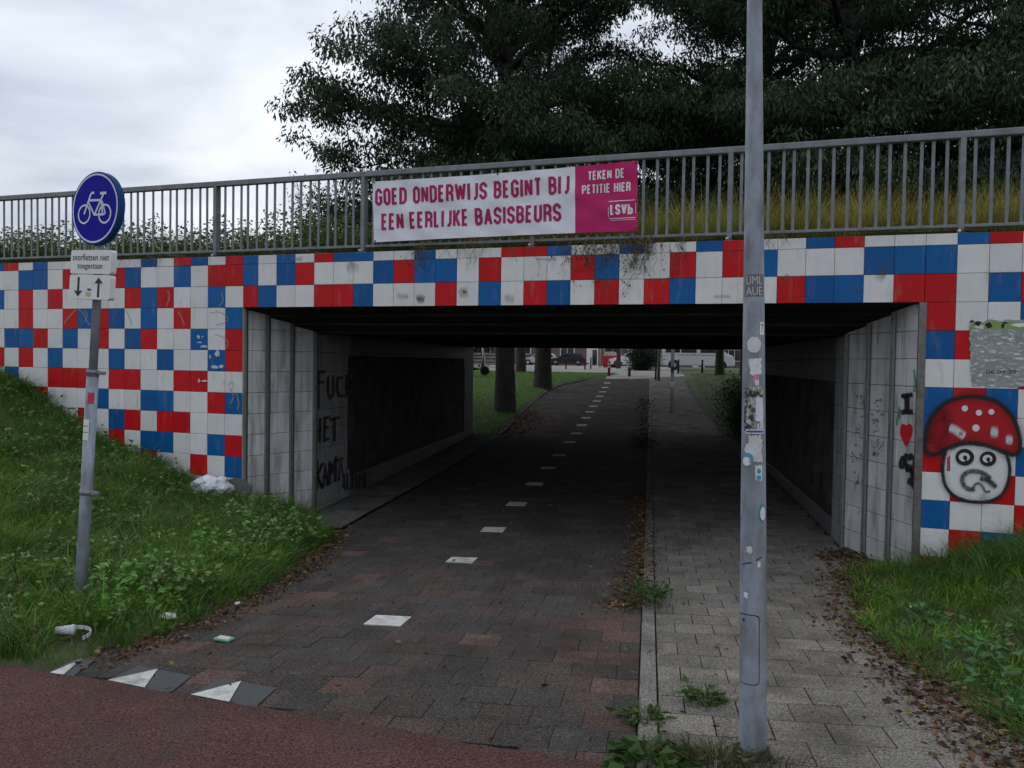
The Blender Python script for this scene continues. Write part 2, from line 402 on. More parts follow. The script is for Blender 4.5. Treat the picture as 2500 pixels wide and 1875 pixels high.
wl_, *_ = wall_part(LP[3], LE, 1, 3.0, [.3 * i for i in range(1, 40)], .16, panel=(1.35, 10.4, .50, 2.45))
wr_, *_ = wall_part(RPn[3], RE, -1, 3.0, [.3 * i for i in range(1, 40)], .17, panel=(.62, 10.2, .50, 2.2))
def strip(P, sgn, z1, tw=.07, lite=True):
    mb = MB(); l = LOC((*P, 0)); n = np.array([l[0], l[1]])
    mb.bbox((l[0] + sgn * .018, l[1] - .02, z1 / 2), (tw * .55, .05, z1), .006, 0)
    mb.bbox((l[0] + sgn * .005, l[1] - .055, z1 / 2), (tw * .35, .03, z1 + .01), .005, 1)
    return mb.build('cover_strip', [M_STRIP, M_GALV], under)
for k in (1, 2, 3):
    strip(LP[k], 1, ZC[k] + .02); strip(RPn[k], -1, ZC[k] + .02)
l = LOC((*RPn[0], 0)); mb = MB(); mb.bbox((OPW - .012, .02, ZS / 2), (.075, .07, ZS - .002), .006); mb.build('cover_strip', [M_STRIP], under)
# concrete arris on the left jamb
mb = MB(); l = LOC((*LP[0], 0)); mb.bbox((.058, .03, ZS / 2 - .002), (.022, .07, ZS - .004), .006); mb.build('jamb_edge', [M_CONC], under)
# soffit: three splayed bays stepping down, then the flat deck
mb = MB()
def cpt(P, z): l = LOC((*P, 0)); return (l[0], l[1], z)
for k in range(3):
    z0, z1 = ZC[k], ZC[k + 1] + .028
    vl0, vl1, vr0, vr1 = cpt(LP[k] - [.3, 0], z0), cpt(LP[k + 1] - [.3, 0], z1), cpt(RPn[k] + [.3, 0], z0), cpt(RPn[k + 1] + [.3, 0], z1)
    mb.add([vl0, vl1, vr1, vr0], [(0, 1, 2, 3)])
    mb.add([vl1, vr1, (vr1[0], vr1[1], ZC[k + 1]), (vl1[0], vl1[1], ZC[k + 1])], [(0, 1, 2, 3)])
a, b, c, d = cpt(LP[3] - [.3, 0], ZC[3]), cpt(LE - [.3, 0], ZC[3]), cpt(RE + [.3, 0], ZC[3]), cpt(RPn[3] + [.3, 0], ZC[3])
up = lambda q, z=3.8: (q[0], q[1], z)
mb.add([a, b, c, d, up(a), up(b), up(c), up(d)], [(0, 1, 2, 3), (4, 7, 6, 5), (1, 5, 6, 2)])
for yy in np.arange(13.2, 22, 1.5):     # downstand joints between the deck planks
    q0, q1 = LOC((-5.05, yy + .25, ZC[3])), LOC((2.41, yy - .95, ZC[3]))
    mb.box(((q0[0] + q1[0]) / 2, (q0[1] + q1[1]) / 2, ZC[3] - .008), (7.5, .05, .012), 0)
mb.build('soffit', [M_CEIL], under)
# far portal
mb = MB()
fa, fb = np.array(LOC((*LE, 0))), np.array(LOC((*RE, 0)))
mb.box(((fa[0] + fb[0]) / 2, (fa[1] + fb[1]) / 2 + .15, (ZC[3] + ZT) / 2 + .01), (fb[0] - fa[0] + .6, .3, ZT - ZC[3]), 0)
mb.box((fa[0] - 4.2, fa[1] + .15, 1.9), (7.8, .3, 4.0), 0)
mb.box((fb[0] + 4.2, fb[1] + .15, 1.9), (7.8, .3, 4.0), 0)
mb.build('rear_wall', [M_CONC], under)

# ------------------------------------------------------------------ spray paint and lettering helpers
def miter(pts, closed):
    pts = [np.asarray(p, float) for p in pts]; n = len(pts); out = []
    for i in range(n):
        p = pts[i]; a = pts[i - 1] if (i > 0 or closed) else None; b = pts[(i + 1) % n] if (i < n - 1 or closed) else None
        d1 = (p - a) / (np.linalg.norm(p - a) + 1e-9) if a is not None else None
        d2 = (b - p) / (np.linalg.norm(b - p) + 1e-9) if b is not None else None
        if d1 is None: d1 = d2
        if d2 is None: d2 = d1
        n1 = np.array([-d1[1], d1[0]]); n2 = np.array([-d2[1], d2[0]]); m = n1 + n2
        L = np.linalg.norm(m); m = m / L if L > 1e-6 else n1
        out.append((p, m / max(.45, m @ n1), d1, d2))
    return out
def smooth_pts(pts, it=2, closed=False):
    pts = [np.asarray(p, float) for p in pts]
    for _ in range(it):
        q = []
        n = len(pts)
        rng_ = range(n) if closed else range(n - 1)
        if not closed: q.append(pts[0])
        for i in rng_:
            a, b = pts[i], pts[(i + 1) % n]; q += [a * .75 + b * .25, a * .25 + b * .75]
        if not closed: q.append(pts[-1])
        pts = q
    return pts
def spray(mb, pts, w, f, col=(.012, .012, .013), closed=False, soft=.35, fade=1.0, sm_=2):
    """pts 2D; f maps 2D+layer to 3D"""
    pts = smooth_pts(pts, sm_, closed) if sm_ else pts
    M = miter(pts, closed); h = w / 2; cr = [(-h * (1 + soft), 0), (-h * (1 - soft), fade), (h * (1 - soft), fade), (h * (1 + soft), 0)]
    vs = []; fd = []
    rows_ = []
    if not closed:
        p, m, d1, d2 = M[0]; rows_.append((p - d2 * h * .9, m, 0)); rows_ += [(p - d2 * h * .35, m, 1)]
    rows_ += [(p, m, 1) for p, m, *_ in M]
    if not closed:
        p, m, d1, d2 = M[-1]; rows_ += [(p + d1 * h * .35, m, 1), (p + d1 * h * .9, m, 0)]
    for p, m, k in rows_:
        s_ = 1 if k else .6
        for o, a in cr: vs.append(f(p + m * o * s_)); fd.append(a * k)
    n = len(rows_); fs = []
    for i in range(n if closed else n - 1):
        j = (i + 1) % n
        for k in range(3): fs.append((i * 4 + k, i * 4 + k + 1, j * 4 + k + 1, j * 4 + k))
    mb.add(vs, fs, 0, col, fd)
def fillp(mb, pts, f, col, fade=1.7):
    mb.add([f(np.asarray(p, float)) for p in pts], [list(range(len(pts)))], 0, col, fade)
def ell(cx, cy, rx, ry, n=20, a0=0, a1=2 * math.pi): return [(cx + rx * math.cos(a0 + (a1 - a0) * i / n), cy + ry * math.sin(a0 + (a1 - a0) * i / n)) for i in range(n)]
def planemap(P, nr, off):
    """image point (source px of the photo) -> local point on a wall plane, off metres proud"""
    P = np.array([*P, 0.0]) if len(P) == 2 else np.asarray(P, float)
    return lambda q: LOC(atplane(q[0], q[1], P + nr * off, nr))
class Layers:
    def __init__(s, P, nr, tr, off=.0085): s.P, s.n, s.tr, s.o = P, nr, tr, off
    def __call__(s):
        s.o += .0006; f = planemap(s.P, s.n, s.o); return lambda q: f(s.tr(q))
# mushroom on the right wing wall
tr = lambda q: (2180 + q[0] / 2.9625, 740 + q[1] / 2.9625)
Y = Layers(P0, -ND, tr)
mb = MB()
cap = [(235, 1075), (230, 1000), (245, 900), (290, 800), (370, 725), (470, 683), (570, 672), (680, 685), (770, 722), (850, 795), (900, 890), (925, 1000), (915, 1080), (870, 1102), (800, 1078), (720, 1042), (640, 1020), (560, 1010), (480, 1017), (400, 1047), (330, 1085), (275, 1097)]
face = [(385, 1050), (362, 1150), (358, 1230), (375, 1320), (430, 1390), (520, 1430), (620, 1442), (720, 1430), (790, 1390), (830, 1310), (847, 1230), (842, 1150), (815, 1075), (720, 1040), (640, 1018), (560, 1008), (480, 1015)]
fillp(mb, smooth_pts(face, 2, True), Y(), (.60, .61, .62))
f = Y(); fillp(mb, [(392, 1120), (415, 1100), (415, 1215), (390, 1215)], f, (.42, .02, .05), .8)
fillp(mb, smooth_pts(cap, 2, True), Y(), (.36, .006, .012))
spray(mb, [(270, 1000), (300, 880), (380, 770), (400, 900), (330, 1040)], 60, Y(), (.20, .004, .008), soft=.9, fade=.7)
spray(mb, [(420, 1060), (480, 1025), (560, 1018), (640, 1030)], 16, Y(), (.25, .26, .26), soft=.7, fade=.8)
spray(mb, cap, 62, Y(), (.02, .006, .008), closed=True, soft=.95, fade=.32)
spray(mb, cap, 27, Y(), closed=True)
spray(mb, face[:13], 48, Y(), (.02, .02, .02), soft=.95, fade=.25)
spray(mb, face[:13], 23, Y())
for x, y, r in ((520, 762, 23), (622, 793, 23), (712, 787, 22), (600, 903, 27)):
    fillp(mb, ell(x, y, r, r * .95, 14), Y(), (.62, .60, .62))
spray(mb, [(425, 905), (450, 915), (490, 945), (505, 955)], 52, Y(), (.6, .58, .62), soft=.5)
for x, y, r in ((733, 933, 34), (840, 988, 30), (490, 945, 10)):
    spray(mb, [(x - 6, y), (x + 8, y + 2)], r * 1.8, Y(), (.58, .55, .62) if r > 12 else (.4, .15, .2), soft=.6)
for cx, cy, r in ((520, 1114, 54), (688, 1126, 48)):
    fillp(mb, ell(cx, cy, r * 1.25, r * 1.12, 26), Y(), (.013, .013, .014))
    fillp(mb, ell(cx - 4, cy + 0, r * .74, r * .6, 22), Y(), (.58, .58, .56))
    fillp(mb, ell(cx + 2, cy + 4, r * .3, r * .3, 16), Y(), (.013, .013, .014))
    spray(mb, [(cx + 2, cy + 14), (cx + 14, cy + 34)], 16, Y())
spray(mb, [(585, 1345), (548, 1348), (508, 1315), (498, 1262), (530, 1222), (590, 1212), (650, 1225), (700, 1262)], 31, Y(), (.05, .05, .055), soft=.35, fade=.9)
spray(mb, [(575, 1348), (592, 1312), (622, 1298), (650, 1325), (668, 1368), (700, 1362)], 17, Y(), (.05, .05, .055), soft=.5, fade=.85)
spray(mb, [(640, 1268), (690, 1278), (740, 1325)], 34, Y(), (.02, .02, .022), soft=.5, fade=.9)
spray(mb, [(660, 1390), (650, 1420)], 40, Y(), (.35, .25, .32), soft=1.0, fade=.4)
o = mb.build('graffiti', [M_SPRAY], wing_r); o['label'] = 'sprayed sad toadstool face with red spotted cap'
# I heart ... on the splayed panel
ux = np.array([*(RPn[1] - RPn[0]), 0]); ux /= np.linalg.norm(ux); nr = np.array([-ux[1], ux[0], 0])
if nr @ (CAMP - np.array([*RPn[0], 0])) < 0: nr = -nr
tr = lambda q: (1800 + q[0] / 2.676, 780 + q[1] / 2.676); 
Y = Layers(RPn[0], nr, tr, .007)
mb = MB()
spray(mb, [(1108, 500), (1108, 600)], 34, Y(), sm_=0)
spray(mb, [(1080, 500), (1136, 492)], 30, Y(), sm_=0); spray(mb, [(1080, 605), (1138, 602)], 32, Y(), sm_=0)
fillp(mb, smooth_pts([(1103, 695), (1120, 678), (1142, 690), (1146, 735), (1128, 790), (1103, 838), (1080, 795), (1062, 745), (1064, 692), (1086, 678)], 1, True), Y(), (.5, .012, .022))
for pl in ([(1075, 900), (1060, 950), (1075, 975), (1090, 940), (1085, 895)], [(1100, 880), (1098, 960), (1110, 990)], [(1118, 885), (1122, 915)], [(1135, 880), (1138, 912)], [(1115, 950), (1125, 1000), (1135, 950), (1140, 1040), (1150, 1100)], [(1158, 890), (1150, 980), (1160, 1060)], [(1125, 1040), (1115, 1070), (1140, 1075)]):
    spray(mb, pl, 20, Y(), soft=.45)
o = mb.build('graffiti', [M_SPRAY], GP); o['label'] = 'sprayed letter I with a red heart and black scrawl'
mb = MB()
for pl in ([(1160, 380), (1162, 430), (1150, 470), (1168, 468)], [(1058, 575), (1060, 640), (1045, 640), (1056, 590)], [(1152, 330), (1160, 400)], [(1042, 640), (1040, 690)]):
    spray(mb, pl, 9, Y(), (.05, .30, .09), soft=.4)
mb.build('graffiti', [M_SPRAY], GP)
# thin marker scribbles on the other splayed panels
rr = random.Random(3)
for k, xs, ys in ((1, (880, 950), (520, 900)), (2, (740, 820), (480, 1330))):
    Y2 = Layers(RPn[k], nr, tr, .007); mb = MB(); f = Y2()
    for i in range(26):
        x, y = rr.uniform(*xs), rr.uniform(*ys); pl = [(x, y)]
        for _ in range(rr.randint(4, 8)): pl.append((pl[-1][0] + rr.uniform(-14, 14), pl[-1][1] + rr.uniform(-16, 16)))
        spray(mb, pl, 4, f, (.05, .05, .055), soft=.4, fade=.55, sm_=1)
    mb.build('marker_scribble', [M_SPRAY], under)
# slogan on the left tunnel wall
ux = np.array([*(LE - LP[3]), 0]); ux /= np.linalg.norm(ux); nr = np.array([ux[1], -ux[0], 0])
tr = lambda q: (740 + q[0] / 3.95, 840 + q[1] / 3.95)
Y = Layers(LP[3], nr, tr, .0095); mb = MB(); K = (.006, .006, .006)
SL = [[(150, 260), (145, 470)], [(150, 275), (210, 265)], [(148, 370), (195, 365)],
      [(240, 320), (242, 470), (262, 520), (290, 490), (290, 310)], [(380, 320), (335, 330), (325, 430), (345, 500), (395, 500)],
      [(420, 300), (420, 500)], [(470, 290), (425, 400), (475, 500)],
      [(128, 730), (126, 950)], [(165, 720), (160, 940)], [(128, 840), (165, 830)], [(210, 710), (205, 930), (250, 910)], [(208, 715), (255, 700)], [(208, 810), (240, 800)], [(262, 730), (345, 705)], [(305, 720), (302, 930)],
      [(135, 1130), (130, 1400)], [(190, 1150), (140, 1260), (185, 1390)], [(195, 1370), (215, 1160), (238, 1360)], [(200, 1290), (232, 1280)], [(255, 1345), (258, 1150), (290, 1175), (280, 1240), (258, 1250)], [(318, 1090), (312, 1320)],
      [(300, 1135), (385, 1100)], [(345, 1310), (365, 1130), (395, 1290)], [(385, 1380), (400, 1270), (405, 1400)], [(425, 1250), (430, 1395), (455, 1390)], [(475, 1255), (475, 1390)], [(530, 1260), (500, 1290), (530, 1330), (505, 1385)], [(545, 1390), (550, 1255), (565, 1320), (585, 1250), (588, 1390)], [(635, 1245), (605, 1250), (605, 1400), (635, 1400)], [(605, 1320), (630, 1315)]]
for i, pl in enumerate(SL): spray(mb, pl, 25 if i < 21 else 17, Y(), K, soft=.4, sm_=0)
spray(mb, [(152, 470), (155, 620)], 16, Y(), (.05, .004, .006), sm_=0)
o = mb.build('graffiti', [M_SPRAY], wl_); o['label'] = 'black sprayed slogan in capital letters'
# scrubbed paint traces and sticker remains on the left wing wall
rr = random.Random(11); mb = MB()
tr = lambda q: (q[0] / 2.553, 550 + q[1] / 2.553); Y = Layers(P0, -ND, tr, .007)
for pl in ([(490, 520), (530, 560), (545, 610), (580, 630)], [(530, 600), (545, 560), (530, 530)], [(1310, 545), (1370, 535), (1430, 580), (1400, 610), (1350, 620)], [(1340, 680), (1400, 700), (1425, 730), (1410, 765)], [(1425, 1000), (1440, 970), (1460, 985), (1440, 1030)], [(1440, 1110), (1460, 1060), (1430, 1020)], [(1150, 620), (1130, 570), (1110, 540)], [(400, 610), (440, 560), (470, 530)], [(1470, 1040), (1490, 1100), (1480, 1150)], [(820, 620), (800, 560), (785, 530)], [(1040, 500), (1060, 440), (1045, 410)], [(1380, 420), (1395, 470), (1370, 500)]):
    spray(mb, pl, 8, Y(), (.42, .40, .30), soft=.7, fade=.42)
for x, y, w, h in ((1237, 695, 20, 26), (1262, 695, 12, 10), (1270, 755, 50, 16), (1240, 730, 40, 8), (1355, 800, 36, 40), (1340, 885, 60, 24), (1380, 880, 30, 20), (1240, 968, 20, 24), (1275, 970, 40, 12), (1390, 970, 14, 26), (1310, 820, 10, 30)):
    p = [(x + (w / 2) * math.cos(a) * rr.uniform(.6, 1.2), y + (h / 2) * math.sin(a) * rr.uniform(.6, 1.2)) for a in np.arange(0, 6.28, .5)]
    fillp(mb, p, Y(), (.60, .62, .66), .85)
mb.build('scrubbed_paint', [M_SPRAY], wing_l)

rr = random.Random(19); mb = MB(); Y = Layers(P0, -ND, lambda q: (q[0] * D, q[1] * D), .007)
for x, y, w, h, c, fd in ((908, 645, 12, 12, (.03, .03, .03), .7), (1001, 632, 12, 14, (.50, .47, .36), .9), (1003, 630, 6, 5, (.05, .05, .05), .8), (1180, 560, 50, 4, (.2, .18, .14), .4), (640, 560, 26, 6, (.2, .19, .12), .4), (760, 575, 10, 20, (.2, .19, .14), .35), (1700, 600, 8, 10, (.1, .1, .1), .4), (1905, 590, 5, 22, (.12, .09, .05), .5), (1310, 610, 30, 4, (.1, .1, .1), .35), (870, 640, 24, 8, (.2, .19, .15), .35), (1100, 645, 14, 14, (.12, .11, .1), .3), (1560, 640, 40, 5, (.16, .15, .13), .35), (1850, 625, 30, 6, (.1, .09, .08), .3)):
    spray(mb, [(x - w * .4, y + rr.uniform(-h, h) * .2), (x, y), (x + w * .4, y + rr.uniform(-h, h) * .3)], h, Y(), c, soft=.95, fade=fd)
mb.build('smudge', [M_SPRAY], lint)
# torn poster on the right wing wall
rr = random.Random(5)
mp = mat('poster_paper', (.22, .245, .24), .3, tint=True, var=.25, vscale=9, spec=.6, dirt=(.62, .64, .66), dscale=16, dstretch=(1, 1, 2.4), dlo=.52, dhi=.66, bump=.5, bscale=20)
mb = MB(); f = lambda q, o=.013: np.array(atplane(q[0] * D, q[1] * D, P0 - ND * o, ND))
ox = f((2100, 760))
edge = []
for a, b in (((2094, 693), (2096, 760)), ((2096, 760), (2099, 832)), ((2099, 832), (2232, 836)), ((2232, 836), (2232, 690)), ((2232, 690), (2094, 693))):
    for t in np.arange(0, 1, .07): edge.append((a[0] + (b[0] - a[0]) * t + rr.uniform(-2.2, 2.2), a[1] + (b[1] - a[1]) * t + rr.uniform(-2.2, 2.2)))
mb.add([f(q) - ox for q in edge], [list(range(len(edge)))], 0, (1, 1, 1))
mb.add([f(q, .0137) - ox for q in ((2097, 700), (2150, 694), (2232, 698), (2232, 716), (2180, 712), (2098, 712))], [(0, 1, 2, 3, 4, 5)], 1, (.20, .30, .10))
for x, y, w, h, c in ((2112, 699, 16, 10, (.015, .015, .015)), (2136, 702, 16, 14, (.015, .015, .015)), (2166, 704, 10, 12, (.015, .015, .015)), (2116, 706, 24, 10, (.5, .53, .55)), (2205, 702, 46, 9, (.66, .67, .7)), (2172, 697, 14, 5, (.02, .02, .02)), (2100, 694, 10, 6, (.02, .02, .02)), (2140, 690, 12, 4, (.4, .42, .42))):
    p = [(x + w / 2 * math.cos(a) * rr.uniform(.55, 1.2), y + h / 2 * math.sin(a) * rr.uniform(.6, 1.2)) for a in np.arange(0, 6.28, .45)]
    o_ = .0143 + rr.uniform(0, .0012)
    mb.add([f(q, o_) - ox for q in p], [list(range(len(p)))], 1, c)
poster = mb.build('poster', [mp, M_FLAT])
poster.location = ox
tag(poster, 'torn, weathered grey and green poster pasted on the tiles above the mushroom graffiti', 'poster')

def text_quads(body, size=1.0, xs=1.0, bold=0.0):
    c = bpy.data.curves.new('text', 'FONT'); c.body = body; c.size = size; c.offset = bold; c.resolution_u = 3
    o = bpy.data.objects.new('text', c); COL.objects.link(o)
    dg = bpy.context.evaluated_depsgraph_get(); me = bpy.data.meshes.new_from_object(o.evaluated_get(dg))
    vs = [(v.co.x * xs, v.co.y) for v in me.vertices]; fs = [tuple(p.vertices) for p in me.polygons]
    bpy.data.objects.remove(o); bpy.data.curves.remove(c); bpy.data.meshes.remove(me)
    x0, x1 = min(v[0] for v in vs), max(v[0] for v in vs); y0, y1 = min(v[1] for v in vs), max(v[1] for v in vs)
    return [((v[0] - x0), (v[1] - y0)) for v in vs], fs, x1 - x0, y1 - y0
def put_text(mb, body, f, x, y, w, h, mi=0, col=(.02, .02, .02), bold=0.0):
    """text stretched to the box (x,y)+(w,h); f maps (a,b) to 3D"""
    vs, fs, tw_, th_ = text_quads(body, 1.0, 1.0, bold)
    mb.add([f((x + v[0] / tw_ * w, y + v[1] / th_ * h)) for v in vs], fs, mi, col)
mb = MB()
put_text(mb, '06.09.20', lambda q: f((q[0], q[1]), .0150) - ox, 2130, 807, 66, -8, 0, (.04, .04, .045), .01)
o = mb.build('lettering', [M_FLAT], poster)

# ------------------------------------------------------------------ railing
rail = thing('railing', 'grey galvanised steel bar railing along the top of the underpass', 'railing', (P0[0], P0[1], 0), -ANG)
RN = .12
U0, NB, PS = -5.25, 7, 2.373
posts = [U0 + PS * k for k in range(NB + 1)]
mb = MB(); LL = posts[-1] - posts[0] + 1.2
mb.bbox(((posts[0] + posts[-1]) / 2, RN, 5.0), (LL, .085, .075), .012)
mb.build('top_rail', [M_GALV], rail)
mb = MB(); mb.bbox(((posts[0] + posts[-1]) / 2, RN + .004, 4.045), (LL, .05, .035), .006); mb.build('bottom_rail', [M_GALV], rail)
for u in posts:
    mb = MB(); mb.bbox((u, RN + .012, 4.44), (.055, .105, 1.055), .006)
    mb.bbox((u, RN - .02, 3.945), (.12, .16, .03), .004)
    po = mb.build('post', [M_GALV], rail)
    mb = MB(); mb.tube([(u - .02, RN - .045, 3.985), (u - .02, RN - .075, 3.985)], [.02, .016], 10, 0, (.6, .62, .62)); mb.build('bolt', [M_GLOSS], po)
bal = []
for k in range(NB):
    for i in range(1, 17): bal.append(posts[k] + PS * i / 17)
bal.sort(key=lambda u: abs(u - 2.6))
base = None
def bal_mb(u, r):
    mb = MB(); t = r.uniform(-.004, .004)
    mb.bbox((u, RN, 4.515), (.034, .013, .91), .003); return mb
rr = random.Random(2)
for u in bal[:100]:
    if base is None:
        base = bal_mb(0, rr).build('baluster', [M_GALV], rail); base.location.x = u
    else:
        c = base.copy(); COL.objects.link(c); c.parent = rail; c.location.x = u; c.rotation_euler = (0, rr.uniform(-.004, .004), rr.uniform(-.12, .12))
mb = MB()
for u in bal[100:]: mb.bbox((u, RN, 4.515), (.034, .013, .91), .003)
tag(mb.build('baluster_row', [M_GALV], rail), 'balusters at the far ends of the railing', kind='stuff')

# ------------------------------------------------------------------ banner
GL = {
 'O': [([(.35, 0), (.65, 0), (1, .15), (1, .85), (.65, 1), (.35, 1), (0, .85), (0, .15)], 1)],
 'G': [([(1, .74), (1, .85), (.65, 1), (.35, 1), (0, .85), (0, .15), (.35, 0), (.65, 0), (1, .15), (1, .46), (.55, .46)], 0)],
 'E': [([(.95, 1), (0, 1), (0, 0), (.95, 0)], 0), ([(0, .51), (.85, .51)], 0)],
 'D': [([(0, 0), (.6, 0), (1, .15), (1, .85), (.6, 1), (0, 1)], 1)],
 'N': [([(0, 0), (0, 1)], 0), ([(1, 0), (1, 1)], 0), ([(.06, .97), (.94, .03)], 0)],
 'R': [([(0, -.06), (0, 1), (.62, 1), (1, .87), (1, .62), (.65, .5), (0, .5)], 0), ([(.55, .5), (.98, .36), (1, -.06)], 0)],
 'W': [([(0, 1.06), (.23, .0)], 0), ([(.23, .0), (.5, .95)], 0), ([(.5, .95), (.77, .0)], 0), ([(.77, 0), (1, 1.06)], 0)],
 'I': [([(.5, -.06), (.5, 1.06)], 0)],
 'J': [([(1, 1.06), (1, .15), (.65, 0), (.25, 0)], 0)],
 'S': [([(1, .74), (1, .86), (.65, 1), (.35, 1), (0, .86), (0, .66), (.18, .55), (.82, .43), (1, .32), (1, .14), (.65, 0), (.35, 0), (0, .14), (0, .26)], 0)],
 'B': [([(0, 0), (0, 1), (.6, 1), (.94, .87), (.94, .63), (.68, .52), (0, .52)], 0), ([(.6, .52), (1, .40), (1, .14), (.62, 0), (-.06, 0)], 0)],
 'T': [([(-.06, 1), (1.06, 1)], 0), ([(.5, 1), (.5, -.06)], 0)],
 'K': [([(0, -.06), (0, 1.06)], 0), ([(1, 1.04), (.05, .42)], 0), ([(.3, .6), (1.02, -.05)], 0)],
 'U': [([(0, 1.06), (0, .15), (.35, 0), (.65, 0), (1, .15), (1, 1.06)], 0)],
 'A': [([(.0, -.06), (.5, 1)], 0), ([(1, -.06), (.5, 1)], 0), ([(.2, .27), (.8, .27)], 0)],
 'L': [([(0, 1.06), (0, 0), (.95, 0)], 0)],
 'P': [([(0, -.06), (0, 1), (.62, 1), (1, .87), (1, .6), (.65, .46), (0, .46)], 0)],
 'H': [([(0, -.06), (0, 1.06)], 0), ([(1, -.06), (1, 1.06)], 0), ([(0, .5), (1, .5)], 0)],
 'V': [([(0, 1.06), (.5, 0)], 0), ([(1, 1.06), (.5, 0)], 0)],
 'b': [([(0, 1.06), (0, 0), (.6, 0), (1, .1), (1, .46), (.6, .58), (0, .58)], 0)],
}
GWID = {'I': .16, 'W': .62, 'J': .36, 'L': .36, 'E': .37, 'T': .40, 'V': .46, 'A': .46}
def stroke_text(mb, text, f, x, y, w, h, th, mi, col, sub=3, lay=None):
    """condensed block capitals in the box (x,y,w,h); th is the stroke share of the height"""
    adv = [.22 if c == ' ' else GWID.get(c, .42) for c in text]; gap = .068
    tot = sum(adv) + gap * (len(text) - 1); k = w / tot; cx = x; t = th * h; lv = 0
    for c, a in zip(text, adv):
        if c != ' ':
            for st, cl in GL[c]:
                lv += 1
                wx = a * k - t; ox_ = cx + t / 2
                if c == 'I': P = [(cx + a * k / 2, y + t / 2 + q[1] * (h - t)) for q in st]
                else: P = [(ox_ + q[0] * wx, y + t / 2 + q[1] * (h - t)) for q in st]
                M = miter(P, bool(cl)); vs = []; n = len(M)
                for p, m, *_ in M: vs += [f(p + m * t / 2, lv % 4), f(p - m * t / 2, lv % 4)]
                fs = [(2 * i, 2 * i + 1, 2 * ((i + 1) % n) + 1, 2 * ((i + 1) % n)) for i in range(n if cl else n - 1)]
                mb.add(vs, fs, mi, col)
        cx += (a + gap) * k
TL, TRc, BL_, BRc = (2.03, 4.885), (5.55, 4.935), (2.058, 4.087), (5.56, 4.112)
def bann(a, b, off=0.0):
    """a,b in 0..1 across and up the cloth -> railing frame (u,n,z)"""
    sag = -.018 * math.sin(math.pi * a) * b + .02 * math.sin(math.pi * a * 1.0) * (1 - b) * .4
    u = (BL_[0] + (BRc[0] - BL_[0]) * a) * (1 - b) + (TL[0] + (TRc[0] - TL[0]) * a) * b
    z = (BL_[1] + (BRc[1] - BL_[1]) * a) * (1 - b) + (TL[1] + (TRc[1] - TL[1]) * a) * b + sag
    n = RN - .065 + .008 * math.sin(9 * a + 5 * b) * math.sin(3.1 * b + 8 * a + 1) + .005 * math.sin(23 * a - 11 * b) * math.sin(math.pi * b) + .014 * math.exp(-((a - .12) / .09) ** 2 - ((b - .45) / .3) ** 2) * math.sin(30 * (a * 1.4 + b * .35)) + .003 * math.sin(41 * a + 17 * b)
    return np.array([u, n - off, z])
ban = thing('banner', 'white and magenta cloth banner about education grants tied to the railing', 'banner', (P0[0], P0[1], 0), -ANG)
nx, ny = 160, 36; SPL = .783
mb = MB()
for part, (a0, a1), c in ((0, (0, SPL), (.64, .64, .71)), (1, (SPL, 1), (.42, .008, .115))):
    n_ = int(nx * (a1 - a0)) + 1
    vs = [bann(a0 + (a1 - a0) * i / n_, j / ny) for j in range(ny + 1) for i in range(n_ + 1)]
    fs = [(j * (n_ + 1) + i, j * (n_ + 1) + i + 1, (j + 1) * (n_ + 1) + i + 1, (j + 1) * (n_ + 1) + i) for j in range(ny) for i in range(n_)]
    mb.add(vs, fs, part, c, smooth=True)
mb.build('cloth', [M_CLOTH, M_CLOTH], ban)
def subdiv(mb, rounds=2):
    """split long faces so that lettering follows the folds"""
    pass
AS = 3.52 / .80
bf = lambda o0: (lambda p, lv=0: bann(p[0] / AS, p[1], o0 + lv * .0005))
def dense_text(mb, text, x, y, w, h, th, col):
    # stroke text, its faces cut fine before being laid on the folded cloth
    tmp = MB(); stroke_text(tmp, text, lambda p, lv=0: (p[0], p[1], lv), x, y, w, h, th, 0, col)
    bm = bmesh.new(); vsb = [bm.verts.new(v) for v in tmp.v]
    for fc in tmp.f:
        try: bm.faces.new([vsb[i] for i in fc])
        except ValueError: pass
    for _ in range(3):
        long = [e for e in bm.edges if e.calc_length() > .06]
        if not long: break
        bmesh.ops.subdivide_edges(bm, edges=long, cuts=1, use_grid_fill=True)
    bmesh.ops.triangulate(bm, faces=bm.faces[:])
    bm.verts.index_update()
    mb.add([bann(v.co.x / AS, v.co.y, .0035 + v.co.z * .0006) for v in bm.verts], [[v.index for v in q.verts] for q in bm.faces], 0, col)
    bm.free()
# measured on the cloth: x in 0..AS, y in 0..1
MAG = (.33, .006, .085); PWH = (.66, .62, .66)
mb = MB(); dense_text(mb, 'GOED ONDERWIJS BEGINT BIJ', .045, .60, AS * SPL - .13, .28, .165, MAG); mb.build('lettering', [M_CLOTH], ban)
mb = MB(); dense_text(mb, 'EEN EERLIJKE BASISBEURS', .15, .19, AS * SPL - .37, .275, .165, MAG); mb.build('lettering', [M_CLOTH], ban)
mb = MB(); X0 = AS * SPL
dense_text(mb, 'TEKEN DE', X0 + .20, .775, .56, .135, .17, PWH)
mb.build('lettering', [M_CLOTH], ban); mb = MB()
dense_text(mb, 'PETITIE HIER', X0 + .11, .575, .74, .135, .17, PWH)
mb.build('lettering', [M_CLOTH], ban)
mb = MB()
dense_text(mb, 'LSVb', X0 + .545, .24, .34, .155, .20, PWH)
for x, y, w, h in ((X0 + .52, .435, .40, .012), (X0 + .53, .185, .40, .010), (X0 + .515, .21, .008, .15), (X0 + .925, .25, .008, .15)):
    mb.add([bann(q[0] / AS, q[1], .006) for q in ((x, y), (x + w, y), (x + w, y + h), (x, y + h))], [(0, 1, 2, 3)], 0, PWH)
